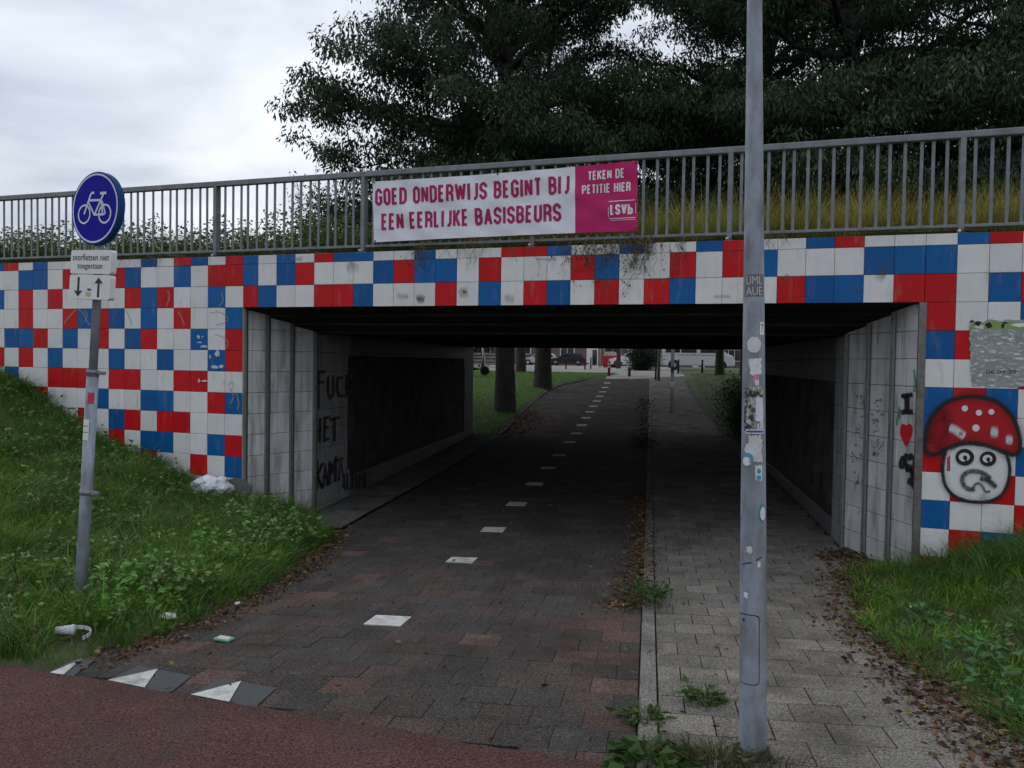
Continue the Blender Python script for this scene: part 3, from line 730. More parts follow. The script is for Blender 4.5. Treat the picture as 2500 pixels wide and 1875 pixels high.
for i in range(18):
    x = X0 + .55 + i * .021
    mb.add([bann(q[0] / AS, q[1], .006) for q in ((x, .158), (x + .012, .158), (x + .012, .168), (x, .168))], [(0, 1, 2, 3)], 0, PWH)
mb.build('logo', [M_CLOTH], ban)
for a, b in ((.006, .985), (.006, .02), (.5, .985), (.993, .97), (.993, .03)):
    mb = MB(); p = bann(a, b); mb.tube([p + (0, -.008, 0), p + (0, .004, 0)], .011, 10, 0, (.02, .02, .02))
    mb.tube([p, p + (.0, .05, .03 if b > .5 else -.03)], .003, 5, 0, (.3, .3, .3)); mb.build('eyelet', [M_FLAT], ban)
# ------------------------------------------------------------------ ground sheet and embankment
def grid_mesh(name, xs, ys, zf, m):
    X, Yg = np.meshgrid(xs, ys); Z = zf(X, Yg); n, k = len(ys), len(xs)
    me = bpy.data.meshes.new(name); me.vertices.add(n * k)
    me.vertices.foreach_set('co', np.stack([X, Yg, Z], -1).astype(np.float32).ravel())
    idx = np.arange(n * k).reshape(n, k)
    q = np.stack([idx[:-1, :-1], idx[:-1, 1:], idx[1:, 1:], idx[1:, :-1]], -1).reshape(-1, 4)
    me.loops.add(q.size); me.loops.foreach_set('vertex_index', q.ravel().astype(np.int32))
    me.polygons.add(len(q)); me.polygons.foreach_set('loop_start', np.arange(0, q.size, 4, dtype=np.int32))
    me.polygons.foreach_set('use_smooth', [True] * len(q))
    me.update(calc_edges=True); me.materials.append(m); return link(name, me)
rs = np.random.RandomState(1)
xs = np.concatenate([[-700, -300, -140, -70, -40, -26, -18, -14], np.arange(-12, 7, .14), [7.5, 8.5, 10, 13, 18, 28, 50, 100, 250, 700]])
ys = np.concatenate([[-300, -100, -40, -15, -6, -2, 0, 1.5], np.arange(2.4, 14, .14), np.arange(14.5, 52, .5), [55, 60, 70, 85, 110, 150, 250, 500, 1500]])
def HT(x, y):
    z = H(x, y)
    cor = (x > edge_l(y) - .02) & (x < edge_r(y) + .02) & (y < 24) | (y < aline(x)) & (x < 12) | (x > far_l(y)) & (x < 2.3) & (y >= 22) | (y > 46) & (y < 140) | (y > 10.9) & (y < 23.6) & (x > -5.6) & (x < 3)
    n = .02 * np.sin(x * 5.1 + y * 2.2) * np.sin(y * 4.3 - x * 1.7) + .012 * np.sin(x * 13 + 1) * np.sin(y * 11)
    return np.where(cor, z - .06, z + n)
tag(grid_mesh('ground', xs, ys, HT, M_SOIL), 'grassy ground sloping down to the underpass', kind='structure')
mb = MB()
for u0, u1 in ((-60, -7.7), (OPW + 3.6, 60)):
    mb.add([(*L2W(u0, .3), 3.9), (*L2W(u1, .3), 3.9), (*L2W(u1, -2.2), .4), (*L2W(u0, -2.2), .4)], [(0, 1, 2, 3)])
e0, e1 = L2W(-60, .29), L2W(60, .29); e2, e3 = L2W(60, 12.2), L2W(-60, 12.2)
mb.add([(*e0, 3.9), (*e1, 3.9), (*e2, 3.95), (*e3, 3.95)], [(0, 1, 2, 3)])
mb.add([(*L2W(-60, 12.2), 3.95), (*L2W(60, 12.2), 3.95), (*L2W(60, 12.4), .2), (*L2W(-60, 12.4), .2)][:0] or [(*L2W(-60, 12.2), 3.95), (*L2W(-8.1, 12.2), 3.95), (*L2W(-8.1, 14), .3), (*L2W(-60, 14), .3)], [(0, 1, 2, 3)])
mb.add([(*L2W(16, 12.2), 3.95), (*L2W(60, 12.2), 3.95), (*L2W(60, 14), .3), (*L2W(16, 14), .3)], [(0, 1, 2, 3)])
for n0, n1, za, zb3 in ((.19, .20, 3.9, 4.0), (.20, .42, 4.0, 4.03), (.42, .9, 4.03, 3.9)):
    uu = np.arange(-8, 12.3, .25)
    for u0, u1 in zip(uu[:-1], uu[1:]):
        w0, w1 = [.02 * math.sin(u * 3.1) + .015 * math.sin(u * 7.7 + 1) for u in (u0, u1)]
        ka, kb = (0 if za < 3.95 else 1), (0 if zb3 < 3.95 else 1)
        mb.add([(*L2W(u0, n0), za + w0 * ka), (*L2W(u1, n0), za + w1 * ka), (*L2W(u1, n1), zb3 + w1 * kb), (*L2W(u0, n1), zb3 + w0 * kb)], [(0, 1, 2, 3)])
tag(mb.build('embankment', [M_SOIL]), 'overgrown embankment carried over the underpass', kind='structure')

# ------------------------------------------------------------------ paving
PR = random.Random(21)
def pv(lo, hi, c):
    v = PR.uniform(lo, hi); return tuple(v * q for q in c)
def pave(name, xl, xr, y0, y1, tw, tl, colf, m, hoff=0.0, bond=.5, ref=0.0, skip=None, zf=G, lab=''):
    mb = MB(); j = 0; y = y0
    while y < y1:
        ln = tl; ym = y + ln / 2; a, b = float(xl(ym)), float(xr(ym)); off = (bond * tw if j % 2 else 0)
        i0 = math.floor((a - ref - off) / tw) - 1; i1 = math.ceil((b - ref - off) / tw) + 1
        for i in range(i0, i1):
            p, q = max(ref + off + i * tw, a), min(ref + off + (i + 1) * tw, b)
            if q - p < .05 or (skip and skip((p + q) / 2, ym)): continue
            gp = PR.uniform(.0008, .0024) if m is M_PAVE else PR.uniform(.0016, .005); dz = PR.uniform(-.0013, .0013); t1, t2 = PR.uniform(-.0011, .0011), PR.uniform(-.0011, .0011)
            c = colf((p + q) / 2, ym, i, j, q - p)
            P = [(p + gp, y + gp, -t1 - t2), (q - gp, y + gp, t1 - t2), (q - gp, y + ln - gp, t1 + t2), (p + gp, y + ln - gp, -t1 + t2)]
            gx = .003
            I = [(p + gp + gx, y + gp + gx), (q - gp - gx, y + gp + gx), (q - gp - gx, y + ln - gp - gx), (p + gp + gx, y + ln - gp - gx)]
            zs = [float(zf(u, v)) + hoff for u, v, _ in P]
            lo = [(u, v, z - .02) for (u, v, _), z in zip(P, zs)]
            md = [(u, v, z + dz + t - .002) for (u, v, t), z in zip(P, zs)]
            tp = [(u, v, z + dz + t[2]) for (u, v), z, t in zip(I, zs, P)]
            mb.add(lo + md + tp, [(8, 9, 10, 11)] + [(k, (k + 1) % 4, 4 + (k + 1) % 4, 4 + k) for k in range(4)] + [(4 + k, 4 + (k + 1) % 4, 8 + (k + 1) % 4, 8 + k) for k in range(4)], 0, c)
        y += tl; j += 1
    nn = np.arange(y0, y1 + .01, .6)
    for ya, yb in zip(nn[:-1], nn[1:]):
        v = [(float(f_(yy)), yy) for f_, yy in ((xl, ya), (xr, ya), (xr, yb), (xl, yb))]
        mb.add([(px_, py_, float(zf(px_, py_)) + hoff - .014) for px_, py_ in v], [(0, 1, 2, 3)], 1)
    return tag(mb.build(name, [m, M_JOINT]), lab, kind='structure')
def cyc_col(x, y, i, j, w):
    k = PR.random()
    red = k < (.15 if y < 7.5 else .05 if y < 23 else .10)
    if x > -.30 and w < .32 and j % 2 == 0 and y < 8: red = True
    if 23 < y < 30 and x < -2.9 + PR.uniform(-.6, .6): red = PR.random() < .75
    v = PR.uniform(.87, 1.13)
    if red: return tuple(v * q for q in (.090, .060, .054))
    if k < .5 and y < 9: return tuple(v * q for q in (.064, .051, .047))
    return tuple(v * q for q in (.055, .050, .048))
KX = -.03
def cyc_l(y): return np.interp(y, [3, 4.5, 6, 7.2, 9.2, 10.4, 11.6] + FLY, [-4.2, -3.95, -3.62, -3.68, -4.0, -4.16, -4.2] + FLX)
pave('cycleway', cyc_l, lambda y: KX - .005, 3.2, 43, .30, .30, cyc_col, M_PAVE, ref=-.33, lab='dark paved cycleway with red slabs running down through the underpass', skip=lambda x, y: y < aline(x) - .12)
def foot_col(x, y, i, j, w):
    v = PR.uniform(.88, 1.12); k = PR.random()
    if k < .16: return tuple(v * q for q in (.140, .120, .110))
    if k < .28: return tuple(v * q for q in (.165, .152, .132))
    return tuple(v * q for q in (.138, .128, .115))
def foot_r(y): return np.interp(y, [3, 4.5, 5.5, 6.8, 8.3, 10, 10.8, 22.3, 24, 30, 43], [2.05, 1.95, 1.80, 1.70, 1.95, 2.25, 2.38, 2.38, 2.1, 1.85, 1.7])
pave('footpath', lambda y: KX + .115, foot_r, 2.6, 43, .30, .30, foot_col, M_SLAB, hoff=.012, ref=KX + .115, lab='grey slab footpath beside the cycleway', skip=lambda x, y: y < aline(x) - .1)
pave('kerb', lambda y: KX, lambda y: KX + .11, 3.2, 43, .12, 1.0, lambda *a: pv(.85, 1.1, (.150, .146, .134)), M_SLAB, hoff=.02, bond=0, ref=KX, lab='pale concrete kerb between cycleway and footpath', skip=lambda x, y: y < aline(x) - .3)
pave('side_strip', lambda y: -5.06 if y > 11.9 else -4.95 + .1 * (11.9 - y), lambda y: cyc_l(y) - .02, 10.8, 23.4, .30, .30, lambda *a: pv(.85, 1.15, (.12, .118, .112)), M_SLAB, hoff=.035, lab='narrow raised paved strip along the left tunnel wall')
pave('edging', lambda y: cyc_l(y) - .10, lambda y: cyc_l(y) - .005, 23.5, 43, .2, .5, lambda *a: pv(.8, 1.1, (.12, .12, .10)), M_SLAB, hoff=.05, bond=0, lab='low concrete edging between the far lawn and the cycleway')
# red asphalt road in front
xa = np.concatenate([[-60, -30, -15, -9], np.arange(-7, 4, .1), [5, 8, 15, 40]])
ta = np.array([0, .02, .3, .8, 1.6, 3, 5.0, 9])
vs = []; rr = random.Random(4)
for x in xa:
    w_ = .012 * math.sin(x * 9) + .01 * math.sin(x * 23 + 1) + .008 * math.sin(x * 57)
    for k, t in enumerate(ta):
        y = aline(x) + (w_ if k < 2 else 0) - t; vs.append((x, y, float(G(x, y)) + (-.01 if k == 0 else .009)))
nk = len(ta); fs = [((i + 1) * nk + k, i * nk + k, i * nk + k + 1, (i + 1) * nk + k + 1) for i in range(len(xa) - 1) for k in range(nk - 1)]
mb = MB(); mb.add(vs, fs, 0, smooth=True); tag(mb.build('road', [M_ASPH]), 'red asphalt cycle road crossing in the foreground', kind='structure')
# white paving marks
mb = MB()
def slabmark(c, w, l, mi=0, h=.007, rot=0, zf=G):
    P = [(-w / 2, -l / 2), (w / 2, -l / 2), (w / 2, l / 2), (-w / 2, l / 2)]
    P = [(c[0] + a * math.cos(rot) - b * math.sin(rot), c[1] + a * math.sin(rot) + b * math.cos(rot)) for a, b in P]
    top = [(x, y, float(zf(x, y)) + h) for x, y in P]; bot = [(x, y, z - .02) for x, y, z in top]
    mb.add(bot + top, [(4, 5, 6, 7)] + [(k, (k + 1) % 4, 4 + (k + 1) % 4, 4 + k) for k in range(4)], mi)
for y in (6.46, 9.16, 11.1, 13.1, 15.2, 17.3, 19.4, 22.0, 24.0, 25.9, 27.6, 29.3, 31.1, 33.0, 35.0, 37.0, 39.0, 41.0):
    slabmark((-2.1, y), .31, .31)
def toothp(px, py, h): 
    q = atg(px * D, py * D); return (q[0], q[1], float(G(q[0], q[1])) + h)
for T in (((108, 1458), (178, 1426), (137, 1462)), ((233, 1474), (341, 1449), (312, 1490)), ((412, 1505), (521, 1476), (495, 1520))):
    a, b, c = [np.array(toothp(*q, 0)) for q in T]
    # dark quad under the tooth
    d_ = b + (a - c) * .55; e_ = b + (c - a) * .55
    dk = [a + (a - b) * .05, d_, e_ + (e_ - d_) * .35, c + (c - a) * .65]
    mb.add([(q[0], q[1], float(G(q[0], q[1])) + .007) for q in dk], [(0, 1, 2, 3)], 1)
    mb.add([(q[0], q[1], float(G(q[0], q[1])) + .0125) for q in (a, c, b)], [(0, 1, 2)], 0)
tag(mb.build('road_markings', [M_MARK, M_MARKD]), 'white slab dashes and give-way triangles set in the cycleway', kind='structure')

# ------------------------------------------------------------------ bicycle sign on its leaning post
SB = (-4.57, 5.98); SZ = float(H(*SB)) - .05
lean = math.radians(3.1)
sign = thing('traffic_sign', 'leaning steel post with round blue bicycle sign and two white plates', 'traffic sign', (SB[0], SB[1], SZ))
sign.rotation_euler = (math.radians(-.5), lean, 0)
def zs_at(py):   # height along the post for an image row
    q = atplane(205, py * D, (*SB, 0), (0, 1, 0)); return q[2] - SZ
mb = MB(); zsl = zs_at(806)
mb.tube([(0, 0, -.3), (0, 0, zsl)], .047, 16); mb.build('sleeve', [M_POLE], sign)
mb = MB(); mb.tube([(0, 0, zsl - .02), (0, 0, zsl + .012)], [.05, .044], 16); mb.tube([(0, 0, zsl), (0, 0, zs_at(385))], .033, 16); mb.build('pole', [M_POLE], sign)
for py, r in ((1063, .052), (803, .05)):
    mb = MB(); z = zs_at(py); mb.tube([(0, 0, z - .018), (0, 0, z + .018)], r, 16); mb.bbox((r + .035, -.01, z), (.07, .022, .03), .004)
    mb.tube([(r + .05, -.03, z), (r + .05, .01, z)], .008, 6); mb.build('clamp', [M_GALV], sign)
for ang, py, w, h, c, nm in ((-100, 927, .062, .17, (.62, .62, .62), 'sticker'), (-60, 858, .05, .09, (.5, .03, .08), 'sticker')):
    mb = MB(); z = zs_at(py); n_ = 5; a0 = math.radians(ang); da = w / .047 / 2
    vs = [(.0482 * math.cos(a0 + da * (2 * i / n_ - 1)), .0482 * math.sin(a0 + da * (2 * i / n_ - 1)), z + s_ * h / 2) for s_ in (-1, 1) for i in range(n_ + 1)]
    mb.add(vs, [(i, i + 1, n_ + 2 + i, n_ + 1 + i) for i in range(n_)], 0, c)
    if py == 927:
        for zz2 in (.03, -.02):
            vs2 = [(.0488 * math.cos(a0 + da * .8 * (2 * i / n_ - 1)), .0488 * math.sin(a0 + da * .8 * (2 * i / n_ - 1)), z + zz2 + s_ * .004) for s_ in (-1, 1) for i in range(n_ + 1)]
            mb.add(vs2, [(i, i + 1, n_ + 2 + i, n_ + 1 + i) for i in range(n_)], 0, (.15, .15, .16))
    mb.build(nm, [M_FLAT], sign)
# faces of the sign: local frame looking along the path
fa_ = math.radians(-108)            # facing direction of the plates
FN = np.array([math.cos(fa_), math.sin(fa_), 0]); FX = np.array([-FN[1], FN[0], 0])
if FX @ np.array([1, 0, 0]) < 0: FX = -FX
def sp(a, b, o): return np.array([0, 0, 0]) + FX * a + np.array([0, 0, 1]) * b + FN * o
zd = zs_at(451); RD = .288; PO = .062
mb = MB(); n_ = 48
def ring(r, o): return [sp(r * math.cos(2 * math.pi * i / n_), zd + r * math.sin(2 * math.pi * i / n_), o) for i in range(n_)]
def disc(mb, r, o, mi, c): mb.add(ring(r, o), [list(range(n_))], mi, c)
def annul(mb, r0, r1, o, mi, c): mb.add(ring(r0, o) + ring(r1, o), [(i, (i + 1) % n_, n_ + (i + 1) % n_, n_ + i) for i in range(n_)], mi, c)
BLUE = (.002, .006, .25); DKB = (.010, .05, .14); WS = (.55, .57, .68)
disc(mb, RD, PO, 0, BLUE); disc(mb, RD + .004, PO - .055, 0, (.2, .2, .22))
mb.add(ring(RD, PO) + ring(RD + .006, PO - .006) + ring(RD + .006, PO - .05) + ring(RD + .004, PO - .055), [(k * n_ + i, k * n_ + (i + 1) % n_, (k + 1) * n_ + (i + 1) % n_, (k + 1) * n_ + i) for k in range(3) for i in range(n_)], 0, DKB)
dis = mb.build('sign_disc', [M_FILM], sign)
mb = MB(); annul(mb, RD * .915, RD * .965, PO + .0015, 0, WS); mb.build('border', [M_FILM], dis)
mb = MB()
def bk(p, lv=0): return sp(p[0], zd + p[1], PO + .002 + lv * .0004)
lvl = [0]
def bline(P, w, closed=False):
    lvl[0] += 1; M = miter(P, closed); n = len(M); vs = []
    for p, m, *_ in M: vs += [bk(p + m * w / 2, lvl[0] % 7), bk(p - m * w / 2, lvl[0] % 7)]
    mb.add(vs, [(2 * i, 2 * i + 1, 2 * ((i + 1) % n) + 1, 2 * ((i + 1) % n)) for i in range(n if closed else n - 1)], 0, WS)
k_ = RD / 100
B_ = lambda L: [(x * k_, y * k_) for x, y in L]
lw = 6.2 * k_
for cx in (-44, 44): bline(B_(ell(cx, -16, 25, 25, 32)), 5.2 * k_, True)
bline(B_([(-44, -16), (-20, 38), (-14, 43), (-5, 43)]), lw)
bline(B_([(-26, 22), (28, 22)]), lw)
bline(B_([(-28, 18), (0, -18), (36, -18), (26, 24)]), lw * .9)
bline(B_([(3, -16), (36, 40)]), lw); bline(B_([(30, 20), (46, -16)]), lw * .8); bline(B_([(4, -18), (44, -17)]), lw * .9)
bline(B_([(20, 41), (46, 41)]), lw * 1.2)
mb.build('bicycle_symbol', [M_FILM], dis)
def plate(name, zc, w, h, th=.05):
    P = []
    r = .022
    for cx, cy, a0 in ((w / 2 - r, h / 2 - r, 0), (-w / 2 + r, h / 2 - r, 90), (-w / 2 + r, -h / 2 + r, 180), (w / 2 - r, -h / 2 + r, 270)):
        for i in range(5): a = math.radians(a0 + i * 22.5); P.append((cx + r * math.cos(a), cy + r * math.sin(a)))
    mb = MB(); mb.prism(P, sp(0, zc, PO - th + .012), FX, (0, 0, 1), FN, th, 0, (.60, .61, .61)); return mb.build(name, [mat('sign_white', (1, 1, 1), .4, tint=True, var=.06, vscale=10, dirt=(.30, .30, .22), dscale=7, dlo=.62, dhi=.9)], sign)
z1_, z2_ = (zs_at(539) + zs_at(588)) / 2 - .012, (zs_at(592) + zs_at(643)) / 2 - .012
hp = zs_at(539) - zs_at(588)
p1 = plate('text_plate', z1_, .50, hp + .008)
mb = MB(); fz = lambda zc: (lambda q: sp(q[0], zc + q[1], PO + .0145))
put_text(mb, 'snorfietsen niet', fz(z1_), -.225, .012, .45, .052, 0, (.012, .012, .014), .0)
put_text(mb, 'toegestaan', fz(z1_), -.16, -.068, .31, .052, 0, (.012, .012, .014), .0)
mb.build('lettering', [M_FLAT], p1)
p2 = plate('arrow_plate', z2_, .50, hp + .012)
for sx, dr in ((-.135, -1), (.115, 1)):
    mb = MB(); s_ = hp * .43
    A = [(0, 1), (.052 / s_, .38), (.012 / s_, .42), (.012 / s_, -1), (-.012 / s_, -1), (-.012 / s_, .42), (-.052 / s_, .38)]
    mb.add([sp(sx + x * s_, z2_ + dr * y * s_, PO + .0145) for x, y in A], [list(range(7)) if dr > 0 else list(range(7))[::-1]], 0, (.015, .015, .015))
    mb.build('arrow', [M_FLAT], p2)
mb = MB(); P = [(-.01 + .035 * math.cos(a) * rr.uniform(.8, 1.1), -.055 + .022 * math.sin(a) * rr.uniform(.7, 1.1)) for a in np.arange(0, 6.28, .5)]
mb.add([sp(x, z2_ + y, PO + .0142) for x, y in P], [list(range(len(P)))], 0, (.45, .40, .14)); mb.add([sp(-.02 + x, z2_ - .025 + y, PO + .0148) for x, y in ((0, 0), (.045, -.004), (.043, .012), (.004, .014))], [(0, 1, 2, 3)], 0, (.02, .02, .02))
mb.build('sticker', [M_FLAT], p2)

# ------------------------------------------------------------------ lamp post
LX, LY = .54, 4.17; LZ = float(G(LX, LY)) + .01
lamp = thing('lamp_post', 'tall tapered grey steel lamp post covered in torn stickers on the footpath', 'lamp post', (LX, LY, LZ))
PR_ = [(0, .068), (.1, .066), (1.1, .062), (2.0, .053), (3.8, .0345), (6.0, .029)]
prad = lambda z: float(np.interp(z, [a for a, b in PR_], [b for a, b in PR_]))
mb = MB(); zz3 = [-.3, 0, .3, .6, 1.0, 1.1, 1.4, 1.7, 2.0, 2.6, 3.2, 3.8, 5, 6.0]
mb.tube([(0, 0, z) for z in zz3], [prad(max(z, 0)) for z in zz3], 40); mb.build('pole', [M_POLE], lamp)
mb = MB(); mb.tube([(0, 0, 5.98), (0, 0, 6.06)], [.03, .012], 16); mb.build('cap', [M_POLE], lamp)
mb = MB(); mb.tube([(0, 0, -.02), (0, 0, .05)], [.10, .078], 20); mb.build('base_collar', [M_DARK], lamp)
lamp.rotation_euler = (0, -.0203, 0)
A0 = math.atan2(-LY, -LX)
def lp_z(py): 
    q = atplane(1838, py * D, (LX, LY, 0), (0, 1, 0)); return q[2] - LZ - 0.0
def lp(s, z, o=.0): 
    r = prad(z); a = A0 + s / r; return ((r + o) * math.cos(a), (r + o) * math.sin(a), z)
PXM = D * 4.2 / 2000
def patch(name, cx, cy, w, h, c, o=.0012, shape='rect', jag=0.0, seed=0, mats=None, parent=None, make=True, mb=None):
    """sticker wrapped on the pole: centre (px from the pole axis, image row), size in displayed px"""
    r_ = random.Random(seed); zc = lp_z(cy); w *= PXM; h *= PXM
    s0 = prad(zc) * math.asin(max(-.97, min(.97, cx * PXM / prad(zc))))
    mb = mb or MB()
    if shape == 'rect': P = []; 
    nu, nv = 6, 4
    if shape == 'rect' and not jag:
        vs = [lp(s0 + w * (i / nu - .5), zc + h * (j / nv - .5), o) for j in range(nv + 1) for i in range(nu + 1)]
        mb.add(vs, [(j * (nu + 1) + i, j * (nu + 1) + i + 1, (j + 1) * (nu + 1) + i + 1, (j + 1) * (nu + 1) + i) for j in range(nv) for i in range(nu)], 0, c)
    else:
        n = 36; ring_ = []
        for i in range(n):
            a = 2 * math.pi * i / n; k = 1 + r_.uniform(-jag, jag)
            if shape == 'rect': q = max(abs(math.cos(a)), abs(math.sin(a))); ring_.append((math.cos(a) / q * k, math.sin(a) / q * k))
            else: ring_.append((math.cos(a) * k, math.sin(a) * k))
        lv = [0, .34, .67, 1.0]
        vs = [lp(s0, zc, o)] + [lp(s0 + w / 2 * x * t, zc + h / 2 * y * t, o) for t in lv[1:] for x, y in ring_]
        fs = [(0, 1 + i, 1 + (i + 1) % n) for i in range(n)] + [(1 + k * n + i, 1 + (k + 1) * n + i, 1 + (k + 1) * n + (i + 1) % n, 1 + k * n + (i + 1) % n) for k in range(2) for i in range(n)]
        mb.add(vs, fs, 0, c)
    return mb.build(name, mats or [M_STK], parent or lamp) if make else mb
M_STK = mat('sticker_paper', (1, 1, 1), .6, tint=True, var=.12, vscale=30, dirt=(.20, .20, .20), dscale=45, dlo=.60, dhi=.72)
WSK = (.60, .59, .60)
def ptext(body, cx, cy, w, h, c, o, parent):
    zc = lp_z(cy); s0 = prad(zc) * math.asin(max(-.97, min(.97, cx * PXM / prad(zc)))); mb = MB()
    put_text(mb, body, lambda q: lp(s0 + q[0] * PXM, zc + q[1] * PXM, o), -w / 2, -h / 2, w, h, 0, c); mb.build('lettering', [M_FLAT], parent)
s = patch('sticker', 1, 618, 42, 46, (.13, .13, .14)); ptext('UML', 1, 607, 32, 17, (.45, .45, .46), .0018, s); ptext('AUE', 1, 630, 32, 17, (.45, .45, .46), .0018, s)
s = patch('number_plate', 16, 710, 11, 26, (.66, .66, .66)); ptext('7', 16, 710, 6, 17, (.012, .012, .012), .0018, s)
patch('sticker', 1, 745, 29, 33, (.56, .54, .57), shape='round', jag=.05, seed=1)
patch('sticker', 4, 792, 24, 34, (.60, .60, .64), jag=.16, seed=2)
patch('sticker', 5, 818, 11, 20, (.55, .20, .28), jag=.2, seed=3)
patch('sticker', 7, 826, 8, 10, (.55, .58, .68), o=.0018, jag=.15, seed=33)
M_GRIME = mat('sticker_residue', (.40, .385, .36), .9, var=.3, vscale=40, dirt=(.035, .033, .03), dscale=38, dlo=.42, dhi=.56)
patch('sticker_residue', 0, 856, 42, 42, (1, 1, 1), jag=.10, seed=4, mats=[M_GRIME])
patch('sticker_residue', -4, 892, 34, 46, (1, 1, 1), jag=.12, seed=5, mats=[M_GRIME], o=.0016)
patch('sticker', 12, 893, 17, 66, (.58, .57, .59), o=.002, jag=.10, seed=6)
patch('sticker_residue', 0, 918, 40, 22, (1, 1, 1), jag=.12, seed=7, mats=[M_GRIME], o=.0023)
s = patch('sticker', 3, 930, 38, 9, (.55, .53, .62), o=.0027); patch('print_band', 3, 930, 34, 4, (.06, .05, .20), o=.0033, parent=s)
s = patch('sticker', 4, 966, 30, 54, (.52, .50, .50), jag=.18, seed=8)
patch('sticker', -4, 968, 30, 26, (.52, .56, .60), o=.0018, shape='round', jag=.12, seed=9)
s = patch('sticker', -11, 990, 24, 28, (.10, .26, .33), shape='round', jag=.04, seed=10, o=.0022); patch('print', -13, 994, 17, 18, (.60, .63, .65), o=.0028, shape='round', jag=.08, parent=s)
s = patch('sticker', 11, 1018, 15, 32, (.50, .56, .62), jag=.12, seed=11); patch('print', 11, 1014, 8, 10, (.06, .24, .38), o=.0018, shape='round', parent=s); patch('print', 11, 1028, 9, 8, (.06, .24, .38), o=.0018, parent=s)
s = patch('sticker', 18, 1105, 20, 38, (.07, .20, .24), shape='round'); patch('print', 19, 1105, 14, 28, (.58, .62, .64), o=.0018, shape='round', parent=s)
patch('sticker', -7, 1182, 12, 14, (.55, .55, .55), jag=.3, seed=12); patch('sticker', 12, 1212, 6, 11, (.66, .66, .66), jag=.2, seed=13); patch('sticker', -14, 1280, 9, 12, (.6, .6, .62), jag=.3, seed=14)
mb = MB(); z_ = lp_z(1211); Yv = [(-.055, -.012), (-.03, .0), (-.012, .002), (.02, .02), (.045, .032)]
for a_, b_ in zip(Yv[:-1], Yv[1:]): mb.add([lp(a_[0], z_ + a_[1] - .004, .0012), lp(b_[0], z_ + b_[1] - .003, .0012), lp(b_[0], z_ + b_[1] + .003, .0012), lp(a_[0], z_ + a_[1] + .003, .0012)], [(0, 1, 2, 3)], 0, (.02, .02, .022))
mb.build('pen_mark', [M_FLAT], lamp)
zt_, zb2 = lp_z(1322), lp_z(1468)
def doorpatch(name, m, o, gx, c):
    mb = MB(); P = []; s0, s1 = -.075 - gx, .028 + gx; z0, z1 = zb2 - gx, zt_ + gx
    nu, nv = 10, 44; vs = []
    for j in range(nv + 1):
        for i in range(nu + 1):
            s_ = s0 + (s1 - s0) * i / nu; z = z0 + (z1 - z0) * j / nv
            ins = .02 * (1 - math.sqrt(max(0, 1 - (1 - min(1, (z - z0) / .02, (z1 - z) / .02)) ** 2)))
            s_ = s0 + ins + (s1 - s0 - 2 * ins) * i / nu
            vs.append(lp(s_, z, o))
    mb.add(vs, [(j * (nu + 1) + i, j * (nu + 1) + i + 1, (j + 1) * (nu + 1) + i + 1, (j + 1) * (nu + 1) + i) for j in range(nv) for i in range(nu)], 0, c, smooth=True)
    return mb.build(name, [m], lamp)
doorpatch('door_gap', M_DARK, .0012, .0045, (1, 1, 1)); dr_ = doorpatch('access_door', M_POLE, .0032, 0, (1, 1, 1))
mb = MB(); p = np.array(lp(-.045, zt_ - .025, .004)); pn = p / np.linalg.norm(p * [1, 1, 0]) * [1, 1, 0]; mb.tube([p - pn * .004, p + pn * .003], .009, 3, 0, (.01, .01, .01)); mb.build('lock', [M_FLAT], dr_)
# ------------------------------------------------------------------ vegetation builders
def blades(pos, h, az, bend, w, col):
    """pos (n,3); h,az,bend,w (n); col (n,3) -> (2n,4,3) quads and colours"""
    n = len(pos); d = np.stack([np.cos(az), np.sin(az), np.zeros(n)], 1); s = np.stack([-np.sin(az), np.cos(az), np.zeros(n)], 1)
    tw = np.random.RandomState(n % 1000).uniform(0, 6.28, n); s = s * np.cos(tw)[:, None] + d * np.sin(tw)[:, None] * .6
    up = np.array([0, 0, 1.])
    def at(t): return pos + d * (h * bend * t * t)[:, None] + up * (h * t * (1 - .35 * bend * t))[:, None]
    p0, p1, p2 = at(0), at(.55), at(1.0); W2 = (w / 2)[:, None]
    a0, b0, a1, b1 = p0 - s * W2, p0 + s * W2, p1 - s * W2 * .8, p1 + s * W2 * .8
    a2, b2 = p2 - s * W2 * .12, p2 + s * W2 * .12
    Q = np.concatenate([np.stack([a0, b0, b1, a1], 1), np.stack([a1, b1, b2, a2], 1)])
    C = np.concatenate([np.repeat((col * .8)[:, None, :], 4, 1), np.repeat(col[:, None, :], 4, 1)])
    return Q, C
def leaves(pos, ax, L, wd, col, rs, fold=.25):
    n = len(pos); ax = ax / (np.linalg.norm(ax, axis=1, keepdims=True) + 1e-9)
    r = rs.normal(size=(n, 3)); s = np.cross(ax, r); s /= np.linalg.norm(s, axis=1, keepdims=True) + 1e-9; nn = np.cross(s, ax)
    mid = pos + ax * (L * .45)[:, None]; dn = nn * (wd * fold)[:, None]
    Q = np.stack([pos, mid + s * (wd / 2)[:, None] + dn, pos + ax * L[:, None], mid - s * (wd / 2)[:, None] + dn], 1)
    return Q, np.repeat(col[:, None, :], 4, 1)
def gcol(rs, n, base, var=.3, yel=.15):
    k = rs.uniform(1 - var, 1 + var, (n, 1)); c = np.array(base)[None] * k
    y = (rs.rand(n, 1) < yel) * rs.rand(n, 1); return c * (1 - y) + np.array([.135, .115, .035])[None] * y
def facade_s(x, y): return (x - P0[0]) * ND[0] + (y - P0[1]) * ND[1]
